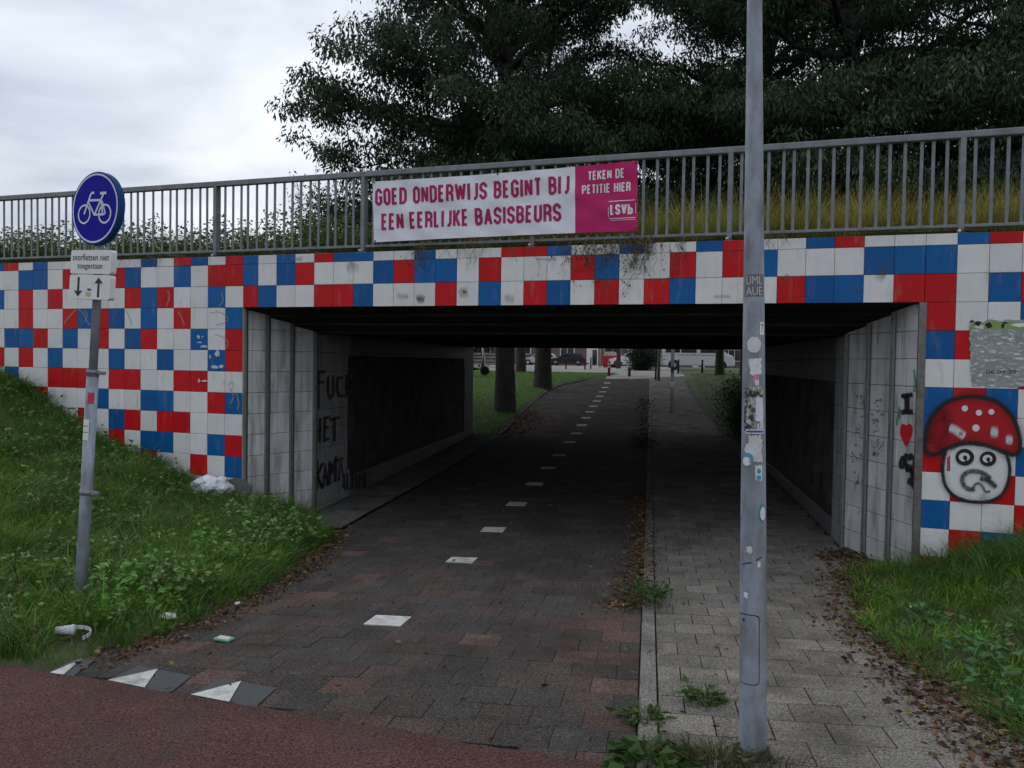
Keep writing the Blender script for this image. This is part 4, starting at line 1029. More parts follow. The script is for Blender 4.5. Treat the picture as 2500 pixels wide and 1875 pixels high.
def scatter(rs, n, x0, x1, y0, y1, ok):
    out = []
    while sum(map(len, out)) < n:
        x = rs.uniform(x0, x1, n); y = rs.uniform(y0, y1, n); m = ok(x, y); out.append(np.stack([x, y], 1)[m])
    return np.concatenate(out)[:n]
def tufts(rs, cen, per, rad, hh, base, yel=.12, wd=(.004, .009), bend=(.3, 1.0), zf=H):
    n = len(cen) * per; c = np.repeat(cen, per, 0); th = rs.uniform(0, 6.28, n); rr_ = np.abs(rs.normal(0, rad, n))
    p = np.stack([c[:, 0] + rr_ * np.cos(th), c[:, 1] + rr_ * np.sin(th)], 1)
    sc = np.repeat(rs.uniform(.6, 1.15, len(cen)), per)
    h = rs.uniform(hh[0], hh[1], n) * sc
    pos = np.stack([p[:, 0], p[:, 1], zf(p[:, 0], p[:, 1]) - .015], 1)
    tone = np.repeat(rs.uniform(.38, 1.55, (len(cen), 1)), per, 0)
    return blades(pos, h, th + rs.normal(0, .5, n), rs.uniform(*bend, n), rs.uniform(*wd, n), gcol(rs, n, base, .3, yel) * tone), p
GB = (.086, .196, .024)
rs = np.random.RandomState(12)
CUPQ = atg(172 * D, 1384 * D); PAPQ = atg(366 * D, 1338 * D)
def bank_l_ok(x, y):
    return (np.hypot(x - CUPQ[0], (y - CUPQ[1] + .12) * .8) > .19) & (np.hypot(x - PAPQ[0], y - PAPQ[1] + .06) > .14) & (x < edge_l(y) + .02 * np.sin(y * 9) - .02) & (facade_s(x, y) < -.03) & (y > aline(x) + .05) & (x / y > -1.05)
def bank_r_ok(x, y): return (x > foot_r(y) + .05) & (facade_s(x, y) < -.03) & (x / y < .80)
QC = []
cl = scatter(rs, 1750, -11.8, -3.4, 4.2, 12.4, bank_l_ok)
q, _ = tufts(rs, cl, 34, .09, (.10, .30), GB); QC.append(q)
cl = scatter(rs, 620, -11.5, -3.7, 4.6, 12.3, bank_l_ok)
q, _ = tufts(rs, cl, 44, .07, (.22, .46), (.074, .172, .024), bend=(.5, 1.25)); QC.append(q)
sp_ = scatter(rs, 26000, -11.8, -3.4, 4.1, 12.4, bank_l_ok)
pos = np.concatenate([sp_, (H(sp_[:, 0], sp_[:, 1]) - .01)[:, None]], 1); n = len(pos)
QC.append(blades(pos, rs.uniform(.05, .18, n), rs.uniform(0, 6.28, n), rs.uniform(.2, 1, n), rs.uniform(.004, .009, n), gcol(rs, n, GB, .35, .2)))
st = scatter(rs, 1500, -11, -3.9, 4.6, 12.3, bank_l_ok); n = len(st); pos = np.concatenate([st, (H(st[:, 0], st[:, 1]) - .01)[:, None]], 1)
QC.append(blades(pos, rs.uniform(.25, .55, n), rs.uniform(0, 6.28, n), rs.uniform(.3, 1.2, n), rs.uniform(.003, .006, n), gcol(rs, n, (.19, .17, .07), .4, .4)))
# long grass spilling in front of the left splay
cl = scatter(rs, 60, -5.7, -4.2, 10.2, 11.9, lambda x, y: (x < -4.35 - (y - 10.2) * .5) & (x > -5.72 + (y - 10.7) * .55))
q, _ = tufts(rs, cl, 40, .06, (.14, .36), GB); QC.append(q)
tag(quads_np('grass', np.concatenate([a for a, b in QC]), np.concatenate([b for a, b in QC]), M_GRASS), 'long rough grass on the bank left of the underpass', 'grass', kind='stuff')
QC = []
cl = scatter(rs, 820, 1.6, 8.0, 3.4, 9.3, bank_r_ok)
q, _ = tufts(rs, cl, 34, .085, (.08, .24), (.098, .225, .026), yel=.18); QC.append(q)
cl = scatter(rs, 150, 2.6, 7.0, 6.6, 9.3, lambda x, y: bank_r_ok(x, y) & (facade_s(x, y) > -1.3))
q, _ = tufts(rs, cl, 46, .06, (.22, .48), (.070, .165, .026), bend=(.5, 1.3)); QC.append(q)
sp_ = scatter(rs, 13000, 1.6, 8.0, 3.2, 9.3, bank_r_ok)
pos = np.concatenate([sp_, (H(sp_[:, 0], sp_[:, 1]) - .01)[:, None]], 1); n = len(pos)
QC.append(blades(pos, rs.uniform(.04, .12, n), rs.uniform(0, 6.28, n), rs.uniform(.2, 1, n), rs.uniform(.004, .009, n), gcol(rs, n, (.07, .13, .028), .35, .35)))
tag(quads_np('grass', np.concatenate([a for a, b in QC]), np.concatenate([b for a, b in QC]), M_GRASS), 'bright rough grass on the bank below the mushroom graffiti', 'grass', kind='stuff')
# broad-leaved ground cover in both banks
def rosettes(rs, cen, per, rad, L, base, up=(.1, .9), zoff=(.03, .2)):
    n = len(cen) * per; c = np.repeat(cen, per, 0); th = rs.uniform(0, 6.28, n); r_ = np.abs(rs.normal(0, rad, n))
    x, y = c[:, 0] + r_ * np.cos(th), c[:, 1] + r_ * np.sin(th)
    z = H(x, y) + rs.uniform(*zoff, n)
    ax = np.stack([np.cos(th), np.sin(th), rs.uniform(-up[0], up[1], n) - .35], 1)
    l = rs.uniform(*L, n); tone = np.repeat(rs.uniform(.75, 1.3, (len(cen), 1)), per, 0)
    return leaves(np.stack([x, y, z], 1), ax, l, l * rs.uniform(.5, .75, n), gcol(rs, n, base, .3, .06) * tone, rs)
QC = [rosettes(rs, scatter(rs, 170, -10, -3.6, 4.7, 11.5, bank_l_ok), 24, .12, (.03, .085), (.075, .175, .034), zoff=(.04, .26))]
QC.append(rosettes(rs, np.array([atg(px * D, py * D)[:2] for px, py in ((560, 1120), (590, 1135), (620, 1150), (530, 1150), (575, 1170), (500, 1140), (650, 1165), (640, 1185), (520, 1230), (420, 1290), (480, 1190), (560, 1195), (600, 1180), (450, 1210), (385, 1270), (340, 1265), (300, 1280), (350, 1290), (240, 1300))]), 56, .14, (.05, .10), (.098, .205, .045), zoff=(.08, .30)))
tag(quads_np('ground_cover', np.concatenate([a for a, b in QC]), np.concatenate([b for a, b in QC]), M_LEAF), 'broad-leaved weeds growing through the left grass bank', 'ground cover', kind='stuff')
QC = [rosettes(rs, scatter(rs, 46, 1.8, 4.5, 3.6, 8, bank_r_ok), 22, .09, (.03, .07), (.065, .150, .032), zoff=(.02, .12))]
QC.append(rosettes(rs, np.array([atg(px * D, py * D)[:2] for px, py in ((2110, 1440), (2140, 1460), (2165, 1500), (2000, 1355), (1980, 1350), (2190, 1560), (2130, 1420))]), 34, .10, (.05, .10), (.052, .13, .036), zoff=(.02, .14)))
tag(quads_np('ground_cover', np.concatenate([a for a, b in QC]), np.concatenate([b for a, b in QC]), M_LEAF), 'dock and clover weeds growing through the right grass bank', 'ground cover', kind='stuff')
# dead leaves along the path edges
def litter_pts(rs, line, n, sd):
    line = np.array(line); k = rs.uniform(0, len(line) - 1.001, n); i = k.astype(int); t = (k - i)[:, None]
    return line[i] * (1 - t) + line[i + 1] * t + rs.normal(0, sd, (n, 2))
def dead(rs, p, zf, L=(.035, .085), off=.012):
    n = len(p); z = zf(p[:, 0], p[:, 1]) + off + rs.uniform(0, .025, n); th = rs.uniform(0, 6.28, n)
    ax = np.stack([np.cos(th), np.sin(th), rs.normal(0, .22, n)], 1); l = rs.uniform(*L, n)
    pal = np.array([(.085, .042, .020), (.06, .032, .016), (.11, .07, .028), (.045, .028, .018), (.14, .10, .04), (.10, .038, .02)])
    c = pal[rs.randint(0, len(pal), n)] * rs.uniform(.6, 1.2, (n, 1))
    return leaves(np.stack([p[:, 0], p[:, 1], z], 1), ax, l, l * rs.uniform(.4, .7, n), c, rs, .1)
ZG = lambda x, y: np.maximum(H(x, y), G(x, y))
LQ = []
LQ.append(dead(rs, litter_pts(rs, [(-3.85, 8.9), (-4.05, 9.7), (-4.3, 10.6)], 1100, .13), ZG, (.025, .065)))
LQ.append(dead(rs, litter_pts(rs, [(-3.6, 4.9), (-3.5, 6.4), (-3.6, 8), (-3.75, 9)], 1500, .10), ZG, (.02, .055)))
LQ.append(dead(rs, litter_pts(rs, [(1.75, 3.3), (1.78, 4.5), (1.72, 5.6), (1.70, 7), (2.0, 8.6), (2.35, 9.6)], 3400, .15), ZG, (.022, .06)))
LQ.append(dead(rs, litter_pts(rs, [(2.2, 9.3), (2.5, 9.6), (2.3, 10.2), (2.0, 9.9)], 330, .14), ZG))
LQ.append(dead(rs, litter_pts(rs, [(-.20, 7.2), (-.1, 8.2), (-.06, 9.6), (-.08, 11.5), (-.1, 14)], 2200, .10), ZG, (.022, .06), off=.014))
LQ.append(dead(rs, litter_pts(rs, [(-.15, 20.8), (-.15, 23), (-.2, 30), (-.2, 34)], 800, .16), ZG, (.05, .10)))
LQ.append(dead(rs, litter_pts(rs, [(-4.1, 23), (-4.0, 26), (-4.2, 30)], 500, .3), ZG, (.05, .10)))
p_ = scatter(rs, 420, -4, 2, 3.6, 16, lambda x, y: (y > aline(x) - .3)); LQ.append(dead(rs, p_, ZG, (.02, .06)))
tag(quads_np('fallen_leaves', np.concatenate([a for a, b in LQ]), np.concatenate([b for a, b in LQ]), M_DEAD), 'brown fallen leaves gathered along the path edges', 'leaves', kind='stuff')
# weeds at named spots
def weed(name, label, cen, nb, rad, hh, base, nleaf=0, L=(.04, .08), yel=.2, cat='weed', zf=ZG, group=None, sq=(1, 1)):
    rs_ = np.random.RandomState(nb + len(label)); n = nb
    p = np.array(cen)[None] + rs_.normal(0, rad, (n, 2)) * np.array(sq)[None]; th = np.arctan2(p[:, 1] - cen[1], p[:, 0] - cen[0]) + rs_.normal(0, .6, n)
    pos = np.concatenate([p, (zf(p[:, 0], p[:, 1]) - .01)[:, None]], 1)
    Q, C = blades(pos, rs_.uniform(*hh, n), th, rs_.uniform(.3, 1.1, n), rs_.uniform(.004, .008, n), gcol(rs_, n, base, .35, yel))
    if nleaf:
        p = np.array(cen)[None] + rs_.normal(0, rad, (nleaf, 2)) * np.array(sq)[None]; th = np.arctan2(p[:, 1] - cen[1], p[:, 0] - cen[0]); l = rs_.uniform(*L, nleaf)
        q, c = leaves(np.concatenate([p, (zf(p[:, 0], p[:, 1]) + rs_.uniform(.01, hh[1] * .6, nleaf))[:, None]], 1), np.stack([np.cos(th), np.sin(th), rs_.uniform(-.4, .6, nleaf)], 1), l, l * .6, gcol(rs_, nleaf, base, .3, .05), rs_)
        Q = np.concatenate([Q, q]); C = np.concatenate([C, c])
    Q = Q - np.array([cen[0], cen[1], 0]); o = quads_np(name, Q, C, M_GRASS); o.location = (cen[0], cen[1], 0)
    return tag(o, label, cat, group)
weed('weed', 'green weed clump growing in the leaves on the kerb before the tunnel', (.02, 7.65), 420, .10, (.05, .18), (.045, .085, .02), 150, sq=(.9, 2.6))
weed('weed', 'small grass tuft beside the left foot of the lamp post', (.36, 4.95), 200, .055, (.04, .13), (.045, .09, .02), 50)
weed('weed', 'grassy weeds around the base of the lamp post', (.36, 4.06), 900, .10, (.04, .16), (.06, .075, .025), 90, L=(.02, .05), yel=.5, sq=(1.6, .7))
weed('weed', 'grass clump at the near end of the pale kerb', (.0, 4.6), 260, .05, (.03, .09), (.05, .085, .02), 60, sq=(1.1, 1.3))
weed('weed', 'broad-leaved weed at the bottom edge beside the red slabs', (.03, 4.02), 120, .07, (.04, .1), (.04, .085, .02), 90, L=(.07, .14))
for i, (px, py) in enumerate(((250, 1265), (1480, 1358), (800, 1357))): pass
weed('weed', 'yellow moss patch beside the nearest white slab', tuple(atg(795 * D, 1363 * D)[:2]), 150, .05, (.005, .018), (.13, .10, .02), yel=.6, sq=(2, .7))
def hogweed(px, py, h, label, tilt):
    b = atg(px * D, py * D); b[2] = float(H(b[0], b[1])) - .02
    t = thing('hogweed', label, 'plant', tuple(b), group='white-flowered plants on the left bank')
    mb = MB(); top = np.array([tilt * h, -.05, h]); mb.tube([(0, 0, 0), top * .5 + (.01, 0, 0), top], [.007, .005, .003], 6, 0, (.030, .022, .014))
    hd = []
    r_ = random.Random(px)
    for k in range(4):
        e = top * r_.uniform(.75, .95) + np.array([r_.uniform(-.13, .13), r_.uniform(-.06, .06), .12 + r_.uniform(-.05, .08)]); mb.tube([top * .7, e], [.003, .002], 5, 0, (.035, .05, .02)); hd.append(e)
    mb.build('stem', [M_FLAT], t)
    mb = MB()
    for e in hd:
        for _ in range(26):
            a, q = r_.uniform(0, 6.28), .055 * math.sqrt(r_.random()); c = e + np.array([q * math.cos(a), q * math.sin(a), .01 * (1 - q * 10)]); s_ = .008
            mb.add([c + (-s_, 0, 0), c + (0, -s_, .002), c + (s_, 0, .003), c + (0, s_, 0)], [(0, 1, 2, 3)], 0, tuple(r_.uniform(.8, 1.1) * v for v in (.30, .33, .18)))
    mb.build('flower_head', [M_FLAT], t)
hogweed(150, 1345, .36, 'hogweed with dark stem and pale flower heads below the sign post', -.15)
hogweed(45, 1290, .34, 'hogweed with pale flower heads at the left edge of the bank', -.1)

# ------------------------------------------------------------------ growth on top of the wall
TOPZ = 3.93
def topz(x, y): return np.full_like(np.asarray(x, float), TOPZ)
def strip_pts(rs, n, u0, u1, n0, n1):
    u = rs.uniform(u0, u1, n); v = rs.uniform(n0, n1, n)
    return np.stack([P0[0] + u * XD[0] + v * ND[0], P0[1] + u * XD[1] + v * ND[1]], 1), u
QC = []
cen, u = strip_pts(rs, 300, -7.5, 3.2, .48, 1.6)
hs = .22 + .22 * (np.sin(u * 2.3 + 1) * .5 + .5)
(q, p) = tufts(rs, cen, 64, .10, (.28, .70), (.085, .125, .036), yel=.25, bend=(.2, .9), zf=topz); QC.append(q)
cen, u = strip_pts(rs, 260, -7.5, 2.6, .45, 1.5)
n = len(cen) * 70; c = np.repeat(cen, 70, 0); zz4 = rs.uniform(.02, .60, n) * np.repeat(rs.uniform(.5, 1.3, len(cen)), 70)
pp = np.stack([c[:, 0] + rs.normal(0, .09, n), c[:, 1] + rs.normal(0, .09, n), TOPZ + zz4], 1)
l = rs.uniform(.035, .085, n); QC.append(leaves(pp, np.stack([rs.normal(0, 1, n), rs.normal(0, 1, n), rs.uniform(-.5, .7, n)], 1), l, l * .55, gcol(rs, n, (.085, .135, .034), .4, .12), rs))
n = 500; cen, u = strip_pts(rs, n, -5.5, 1.0, .2, .9); pp = np.stack([cen[:, 0], cen[:, 1], TOPZ + rs.uniform(.22, .5, n)], 1)
l = rs.uniform(.012, .024, n); QC.append(leaves(pp, rs.normal(size=(n, 3)), l, l, np.tile(np.array([[.34, .33, .20]]), (n, 1)) * rs.uniform(.6, 1.2, (n, 1)), rs))
tag(quads_np('weeds', np.concatenate([a for a, b in QC]), np.concatenate([b for a, b in QC]), M_LEAF), 'dark leafy weeds behind the left half of the railing', 'weeds', kind='stuff')
QC = []
cen, u = strip_pts(rs, 520, 3.0, 11.5, .52, 1.5)
(q, p) = tufts(rs, cen, 44, .08, (.42, .90), (.30, .285, .07), yel=.4, bend=(.15, .8), zf=topz, wd=(.004, .008)); QC.append(q)
cen, u = strip_pts(rs, 200, 3.4, 11.5, .45, 1.7)
n = len(cen) * 3; c = np.repeat(cen, 3, 0) + rs.normal(0, .04, (n := len(cen) * 3, 2)); pos = np.concatenate([c, np.full((n, 1), TOPZ)], 1)
QC.append(blades(pos, rs.uniform(.5, 1.15, n), rs.normal(.2, .8, n), rs.uniform(.15, .45, n), rs.uniform(.004, .007, n), gcol(rs, n, (.24, .20, .10), .3, .3)))
# seed heads
n2 = 900; i_ = rs.randint(0, n, n2); hh_ = rs.uniform(.55, 1.05, n2)
pp = pos[i_] + np.stack([rs.normal(.12, .06, n2), rs.normal(.06, .05, n2), hh_], 1); l = rs.uniform(.03, .06, n2)
QC.append(leaves(pp, np.stack([rs.normal(.3, .3, n2), rs.normal(0, .3, n2), np.ones(n2)], 1), l, l * .18, gcol(rs, n2, (.26, .21, .12), .3, 0), rs))
tag(quads_np('tall_grass', np.concatenate([a for a, b in QC]), np.concatenate([b for a, b in QC]), M_GRASS), 'tall yellowing grass with seed stalks behind the right half of the railing', 'grass', kind='stuff')
# dry fringe hanging over the wall edge
QC = []
n = 5200; u = rs.uniform(-7.5, 11, n); x, y = P0[0] + u * XD[0] + rs.uniform(-.02, .12, n) * ND[0], P0[1] + u * XD[1] + rs.uniform(-.02, .12, n) * ND[1]
pos = np.stack([x, y, np.full(n, 3.955)], 1); az = math.atan2(-ND[1], -ND[0]) + rs.normal(0, .9, n)
QC.append(blades(pos, rs.uniform(.03, .11, n), az, rs.uniform(.6, 2.0, n), rs.uniform(.003, .007, n), gcol(rs, n, (.055, .055, .022), .4, .5)))
tag(quads_np('dry_grass', np.concatenate([a for a, b in QC]), np.concatenate([b for a, b in QC]), M_GRASS), 'dry grass fringe along the top edge of the tiled wall', 'grass', kind='stuff')
def creeper(u0, u1, nv, drop, label, seed, leafy=0):
    r_ = random.Random(seed); mb = MB(); lf = []
    for _ in range(nv):
        u = r_.gauss((u0 + u1) / 2, (u1 - u0) / 4); L = abs(r_.gauss(drop * .5, drop * .35)) + .05; n = RN - r_.uniform(.02, .10)
        pts = [np.array([u, n + .05, 3.97 + r_.uniform(0, .12)])]; du = r_.uniform(-.06, .06)
        k = max(4, int(L / .05))
        for i in range(k):
            z = pts[-1][2] - L / k * r_.uniform(.7, 1.2); u += du * .25 + r_.uniform(-.04, .04)
            pts.append(np.array([u, (-.012 - r_.uniform(0, .035)) if z < 3.97 else n - .03, z]))
            if z < 3.9 or leafy: lf.append(pts[-1])
        mb.tube(pts, [.0018] * (len(pts) - 1) + [.001], 4, 0, tuple(r_.uniform(.6, 1.3) * v for v in (.15, .12, .075)), cap=False)
    cc = thing('creeper', label, 'plant', (P0[0], P0[1], 0), -ANG)
    mb.build('stem', [M_DEAD], cc)
    if leafy and lf:
        rs_ = np.random.RandomState(seed); lf = np.array(lf); n = leafy; p = lf[rs_.randint(0, len(lf), n)] + rs_.normal(0, 1, (n, 3)) * np.array([.035, .012, .03]); p[:, 1] = np.minimum(p[:, 1], -.012)
        l = rs_.uniform(.014, .034, n); q, c = leaves(p, rs_.normal(size=(n, 3)) * np.array([1, .4, 1]), l, l * .7, np.array([[.085, .068, .04]]) * rs_.uniform(.4, 1.8, (n, 1)), rs_)
        quads_np('foliage', q, c, M_DEAD, cc)
creeper(4.4, 6.1, 80, .42, 'dry brown creeper hanging over the tiles below the magenta banner end', 4, 520)
creeper(5.3, 5.9, 40, .50, 'thin creeper strand trailing down the white tiles right of the banner', 5, 420)
creeper(2.7, 4.3, 36, .30, 'sparse dry stems hanging under the white part of the banner', 6, 0)
creeper(2.55, 2.9, 14, .45, 'small grassy creeper hanging over a blue tile', 9, 60)
creeper(6.9, 7.4, 16, .22, 'yellowish grass strands hanging over the wall right of the lamp post', 10, 0)
creeper(-2.3, -.6, 26, .28, 'dry stems hanging over the wall beside the sign', 12, 0)
# sapling against the sky, left of the banner
sx, sy = L2W(.25, 1.3); sap = thing('sapling', 'thin sparse sapling rising behind the railing left of the banner', 'sapling', (sx, sy, 3.93))
mb = MB(); r_ = random.Random(8); rs_ = np.random.RandomState(8); ends = []
for k in range(6):
    a = r_.uniform(0, 6.28); h = r_.uniform(.7, 1.6) if k else 1.75; P_ = [np.zeros(3)]
    for i in range(8): P_.append(P_[-1] + np.array([math.cos(a) * .035 + r_.uniform(-.015, .015), math.sin(a) * .03, h / 8])); 
    ends += P_[3:]; mb.tube(P_, list(np.linspace(.007, .002, 9)), 5, 0, (.03, .026, .02))
mb.build('stem', [M_DEAD], sap); ends = np.array(ends); n = 420
p = ends[rs_.randint(0, len(ends), n)] + rs_.normal(0, .05, (n, 3)); l = rs_.uniform(.02, .05, n)
q, c = leaves(p, rs_.normal(size=(n, 3)) + [0, 0, .8], l, l * .4, gcol(rs_, n, (.045, .052, .022), .4, .3), rs_); quads_np('foliage', q, c, M_LEAF, sap)

# ------------------------------------------------------------------ trees
def make_tree(name, label, base, h, trunk_r, env, seed, n_limb, per, leafL=(.14, .22), col=(.028, .052, .023), crown=True, clear=3.2, lean=(0, 0), group=None, spread=.47, bend=.0):
    """trunk and limbs as one bark mesh, crown of drooping leaves round the twigs; env: height -> reach"""
    rd = random.Random(seed); rs_ = np.random.RandomState(seed)
    t = thing(name, label, 'tree', tuple(base), 0, group)
    mb = MB(); ax = []
    for i in range(15):
        k = i / 14; ax.append(np.array([lean[0] * k * h + .18 * math.sin(k * 5 + seed) * k, lean[1] * k * h + .18 * math.cos(k * 4 + seed) * k, k * h]))
    rads = [trunk_r * (1.14 if i == 0 else 1.0) * (1 - .93 * (i / 14) ** 1.1) + .012 for i in range(15)]
    mb.tube([ax[0] - (0, 0, .4)] + ax, [trunk_r * 1.3] + rads, 14)
    axf = lambda z: np.array([np.interp(z, [a[2] for a in ax], [a[k] for a in ax]) for k in range(3)])
    cl = []
    if crown:
        for i in range(n_limb):
            z0 = clear + (h * .93 - clear) * ((i + rd.random()) / n_limb); a = i * 2.4 + rd.uniform(-.5, .5)
            R_ = float(np.interp(z0 + 1.0, env[0], env[1])) * rd.uniform(.82, 1.06); el = rd.uniform(.25, .75) + (.45 if z0 > h * .6 else 0)
            d = np.array([math.cos(a), math.sin(a), 0]); p = axf(z0); P_ = [p]; ns = 9
            for s_ in range(1, ns + 1):
                k = s_ / ns; rise = R_ * (math.tan(el) * k * .55 - .42 * k * k * (1.15 - el))
                P_.append(p + d * R_ * k + np.array([0, 0, rise]) + rs_.normal(0, .05 * R_ * .3, 3))
            r0 = min(trunk_r * .42, .03 + .018 * R_) ; mb.tube(P_, list(np.linspace(r0, .012, ns + 1)), 7)
            for s_ in range(2, ns + 1):
                for side in (-1, 1):
                    for _ in range(2):
                        L = R_ * rd.uniform(.14, .34) * (1.15 - .35 * s_ / ns); b = a + side * rd.uniform(.5, 1.4); q0 = P_[s_]
                        e = q0 + np.array([math.cos(b) * L, math.sin(b) * L, rd.uniform(-.35, .45) * L]); m_ = (q0 + e) / 2 + np.array([0, 0, .12 * L])
                        if s_ % 2 == 0: mb.tube([q0, m_, e], [.022, .014, .006], 4, cap=False)
                        cl += [e, m_ * .4 + e * .6] if L > .8 else [e]
            cl.append(P_[-1])
    mb.build('trunk', [M_BARK], t)
    if crown:
        cl = np.array(cl); nC = len(cl); rad = rs_.uniform(.5, 1.2, nC) * spread
        cnt = np.maximum(4, (per * (rad / spread) ** 1.4)).astype(int); idx = np.repeat(np.arange(nC), cnt); n = len(idx)
        off = rs_.normal(0, 1, (n, 3)); off = off / np.linalg.norm(off, axis=1, keepdims=True) * rs_.uniform(0, 1, (n, 1)) ** .45 * np.array([1.35, 1.35, .85]) * rad[idx][:, None]
        p = cl[idx] + off
        dirr = off / (np.linalg.norm(off, axis=1, keepdims=True) + 1e-6)
        axl = dirr * np.array([.45, .45, .2]) + rs_.normal(0, .4, (n, 3)) + np.array([0, 0, -.8])
        L = rs_.uniform(*leafL, n)
        tone = np.repeat(rs_.uniform(.6, 1.5, (nC, 1)), cnt, 0)
        C = np.array(col)[None] * tone * rs_.uniform(.65, 1.4, (n, 1)); C = C * (1 + rs_.uniform(-.12, .12, (n, 3)))
        Q, Cc = leaves(p, axl, L, L * rs_.uniform(.26, .40, n), C, rs_, .2)
        quads_np('crown', Q, Cc, M_LEAF, t)
    return t
def gz(x, y): return float(H(x, y)) - .05
E1 = ([3, 5, 8, 11, 13, 16, 20], [5.6, 6.2, 6.3, 6.6, 7.6, 7.2, 3.5])
T1 = make_tree('tree', 'large dark leafy tree with forked trunk rising behind the banner', (-4.95, 28, gz(-4.95, 28)), 19, .345, E1, 3, 72, 80, clear=4.4, lean=(-.006, 0))
E2 = ([3, 6, 9, 12, 16, 20], [5.6, 6.8, 7.4, 7.4, 6.6, 3.5])
T2 = make_tree('tree', 'large dark tree filling the sky right of the lamp post', (6.2, 27.5, gz(6.2, 27.5)), 19, .40, E2, 8, 56, 76, clear=3.6, col=(.028, .053, .024))
T3 = make_tree('tree', 'dark leafy tree at the right edge above the railing', (14.0, 26.0, gz(14, 26)), 18, .36, E2, 15, 56, 82, clear=3.6, col=(.033, .064, .032))
T4 = make_tree('tree', 'dark tree crown between the banner end and the lamp post', (4.3, 34, gz(4.3, 34)), 20, .30, ([3, 6, 9, 13, 17, 20], [4.6, 6.2, 7.0, 7.4, 6.4, 3.0]), 31, 52, 92, clear=4.4)
make_tree('tree', 'bare-looking dark trunk just right of the big tree on the far lawn', (-4.95, 38, gz(-4.95, 38)), 17, .40, ([4, 8, 12, 17], [2.5, 3.5, 3.2, 1]), 21, 16, 46, clear=7.5)
make_tree('tree', 'slimmer dark trunk between the two thick trunks on the far lawn', (-7.1, 45, gz(-7.1, 45)), 15, .27, ([4, 8, 12, 15], [2.0, 2.8, 2.6, 1]), 22, 12, 40, clear=7.5)
make_tree('tree', 'dark trunk in front of the white van', (3.65, 45, gz(3.65, 45)), 16, .22, ([4, 8, 12, 16], [2.5, 4, 3.6, 1]), 23, 18, 60, clear=6.0)
make_tree('tree', 'dark trunk close to the lamp post seen through the tunnel', (4.85, 44, gz(4.85, 44)), 16, .24, ([4, 8, 12, 16], [2.5, 4, 3.6, 1]), 24, 18, 60, clear=6.0)
make_tree('tree', 'thin dark trunk beside the red container', (-2.45, 64, gz(-2.45, 64)), 10, .17, ([4, 8, 10], [1.2, 1.8, .8]), 25, 8, 40, clear=4.5)
# ------------------------------------------------------------------ far side: lawn, road, vehicles, houses
rs = np.random.RandomState(77)
p = scatter(rs, 34000, -11, -1.8, 23.2, 47, lambda x, y: (x < far_l(y) - .12) & (x / y > -.34))
n = len(p); pos = np.concatenate([p, (H(p[:, 0], p[:, 1]) - .01)[:, None]], 1)
Q1 = blades(pos, rs.uniform(.05, .13, n), rs.uniform(0, 6.28, n), rs.uniform(.2, 1, n), rs.uniform(.012, .022, n), gcol(rs, n, (.13, .34, .03), .35, .12))
p = scatter(rs, 14000, 2.2, 9, 22.6, 48, lambda x, y: x > foot_r(y) + .1)
n = len(p); pos = np.concatenate([p, (H(p[:, 0], p[:, 1]) - .01)[:, None]], 1)
Q2 = blades(pos, rs.uniform(.05, .12, n), rs.uniform(0, 6.28, n), rs.uniform(.2, 1, n), rs.uniform(.012, .022, n), gcol(rs, n, (.09, .22, .024), .35, .18))
tag(quads_np('lawn', np.concatenate([Q1[0], Q2[0]]), np.concatenate([Q1[1], Q2[1]]), M_GRASS), 'green lawn on both sides of the path beyond the tunnel', 'grass', kind='stuff')
M_FAR = mat('far_paving', (.20, .19, .175), .9, var=.15, vscale=1.5, dirt=(.13, .11, .10), dscale=.8, dlo=.45, dhi=.7)
mb = MB()
for a, b in zip(np.arange(42.8, 130, 3), np.arange(45.8, 133, 3)):
    xl, xr = (-40, 40) if a > 48 else (-2.3, 1.6) if a < 45 else (-2.0, 2.2) if a < 47 else (-40, 40)
    mb.add([(xl, a, float(g(a)) + .02), (xr, a, float(g(a)) + .02), (xr, b, float(g(b)) + .02), (xl, b, float(g(b)) + .02)], [(0, 1, 2, 3)])
tag(mb.build('street', [M_FAR]), 'pale street beyond the lawn', kind='structure')

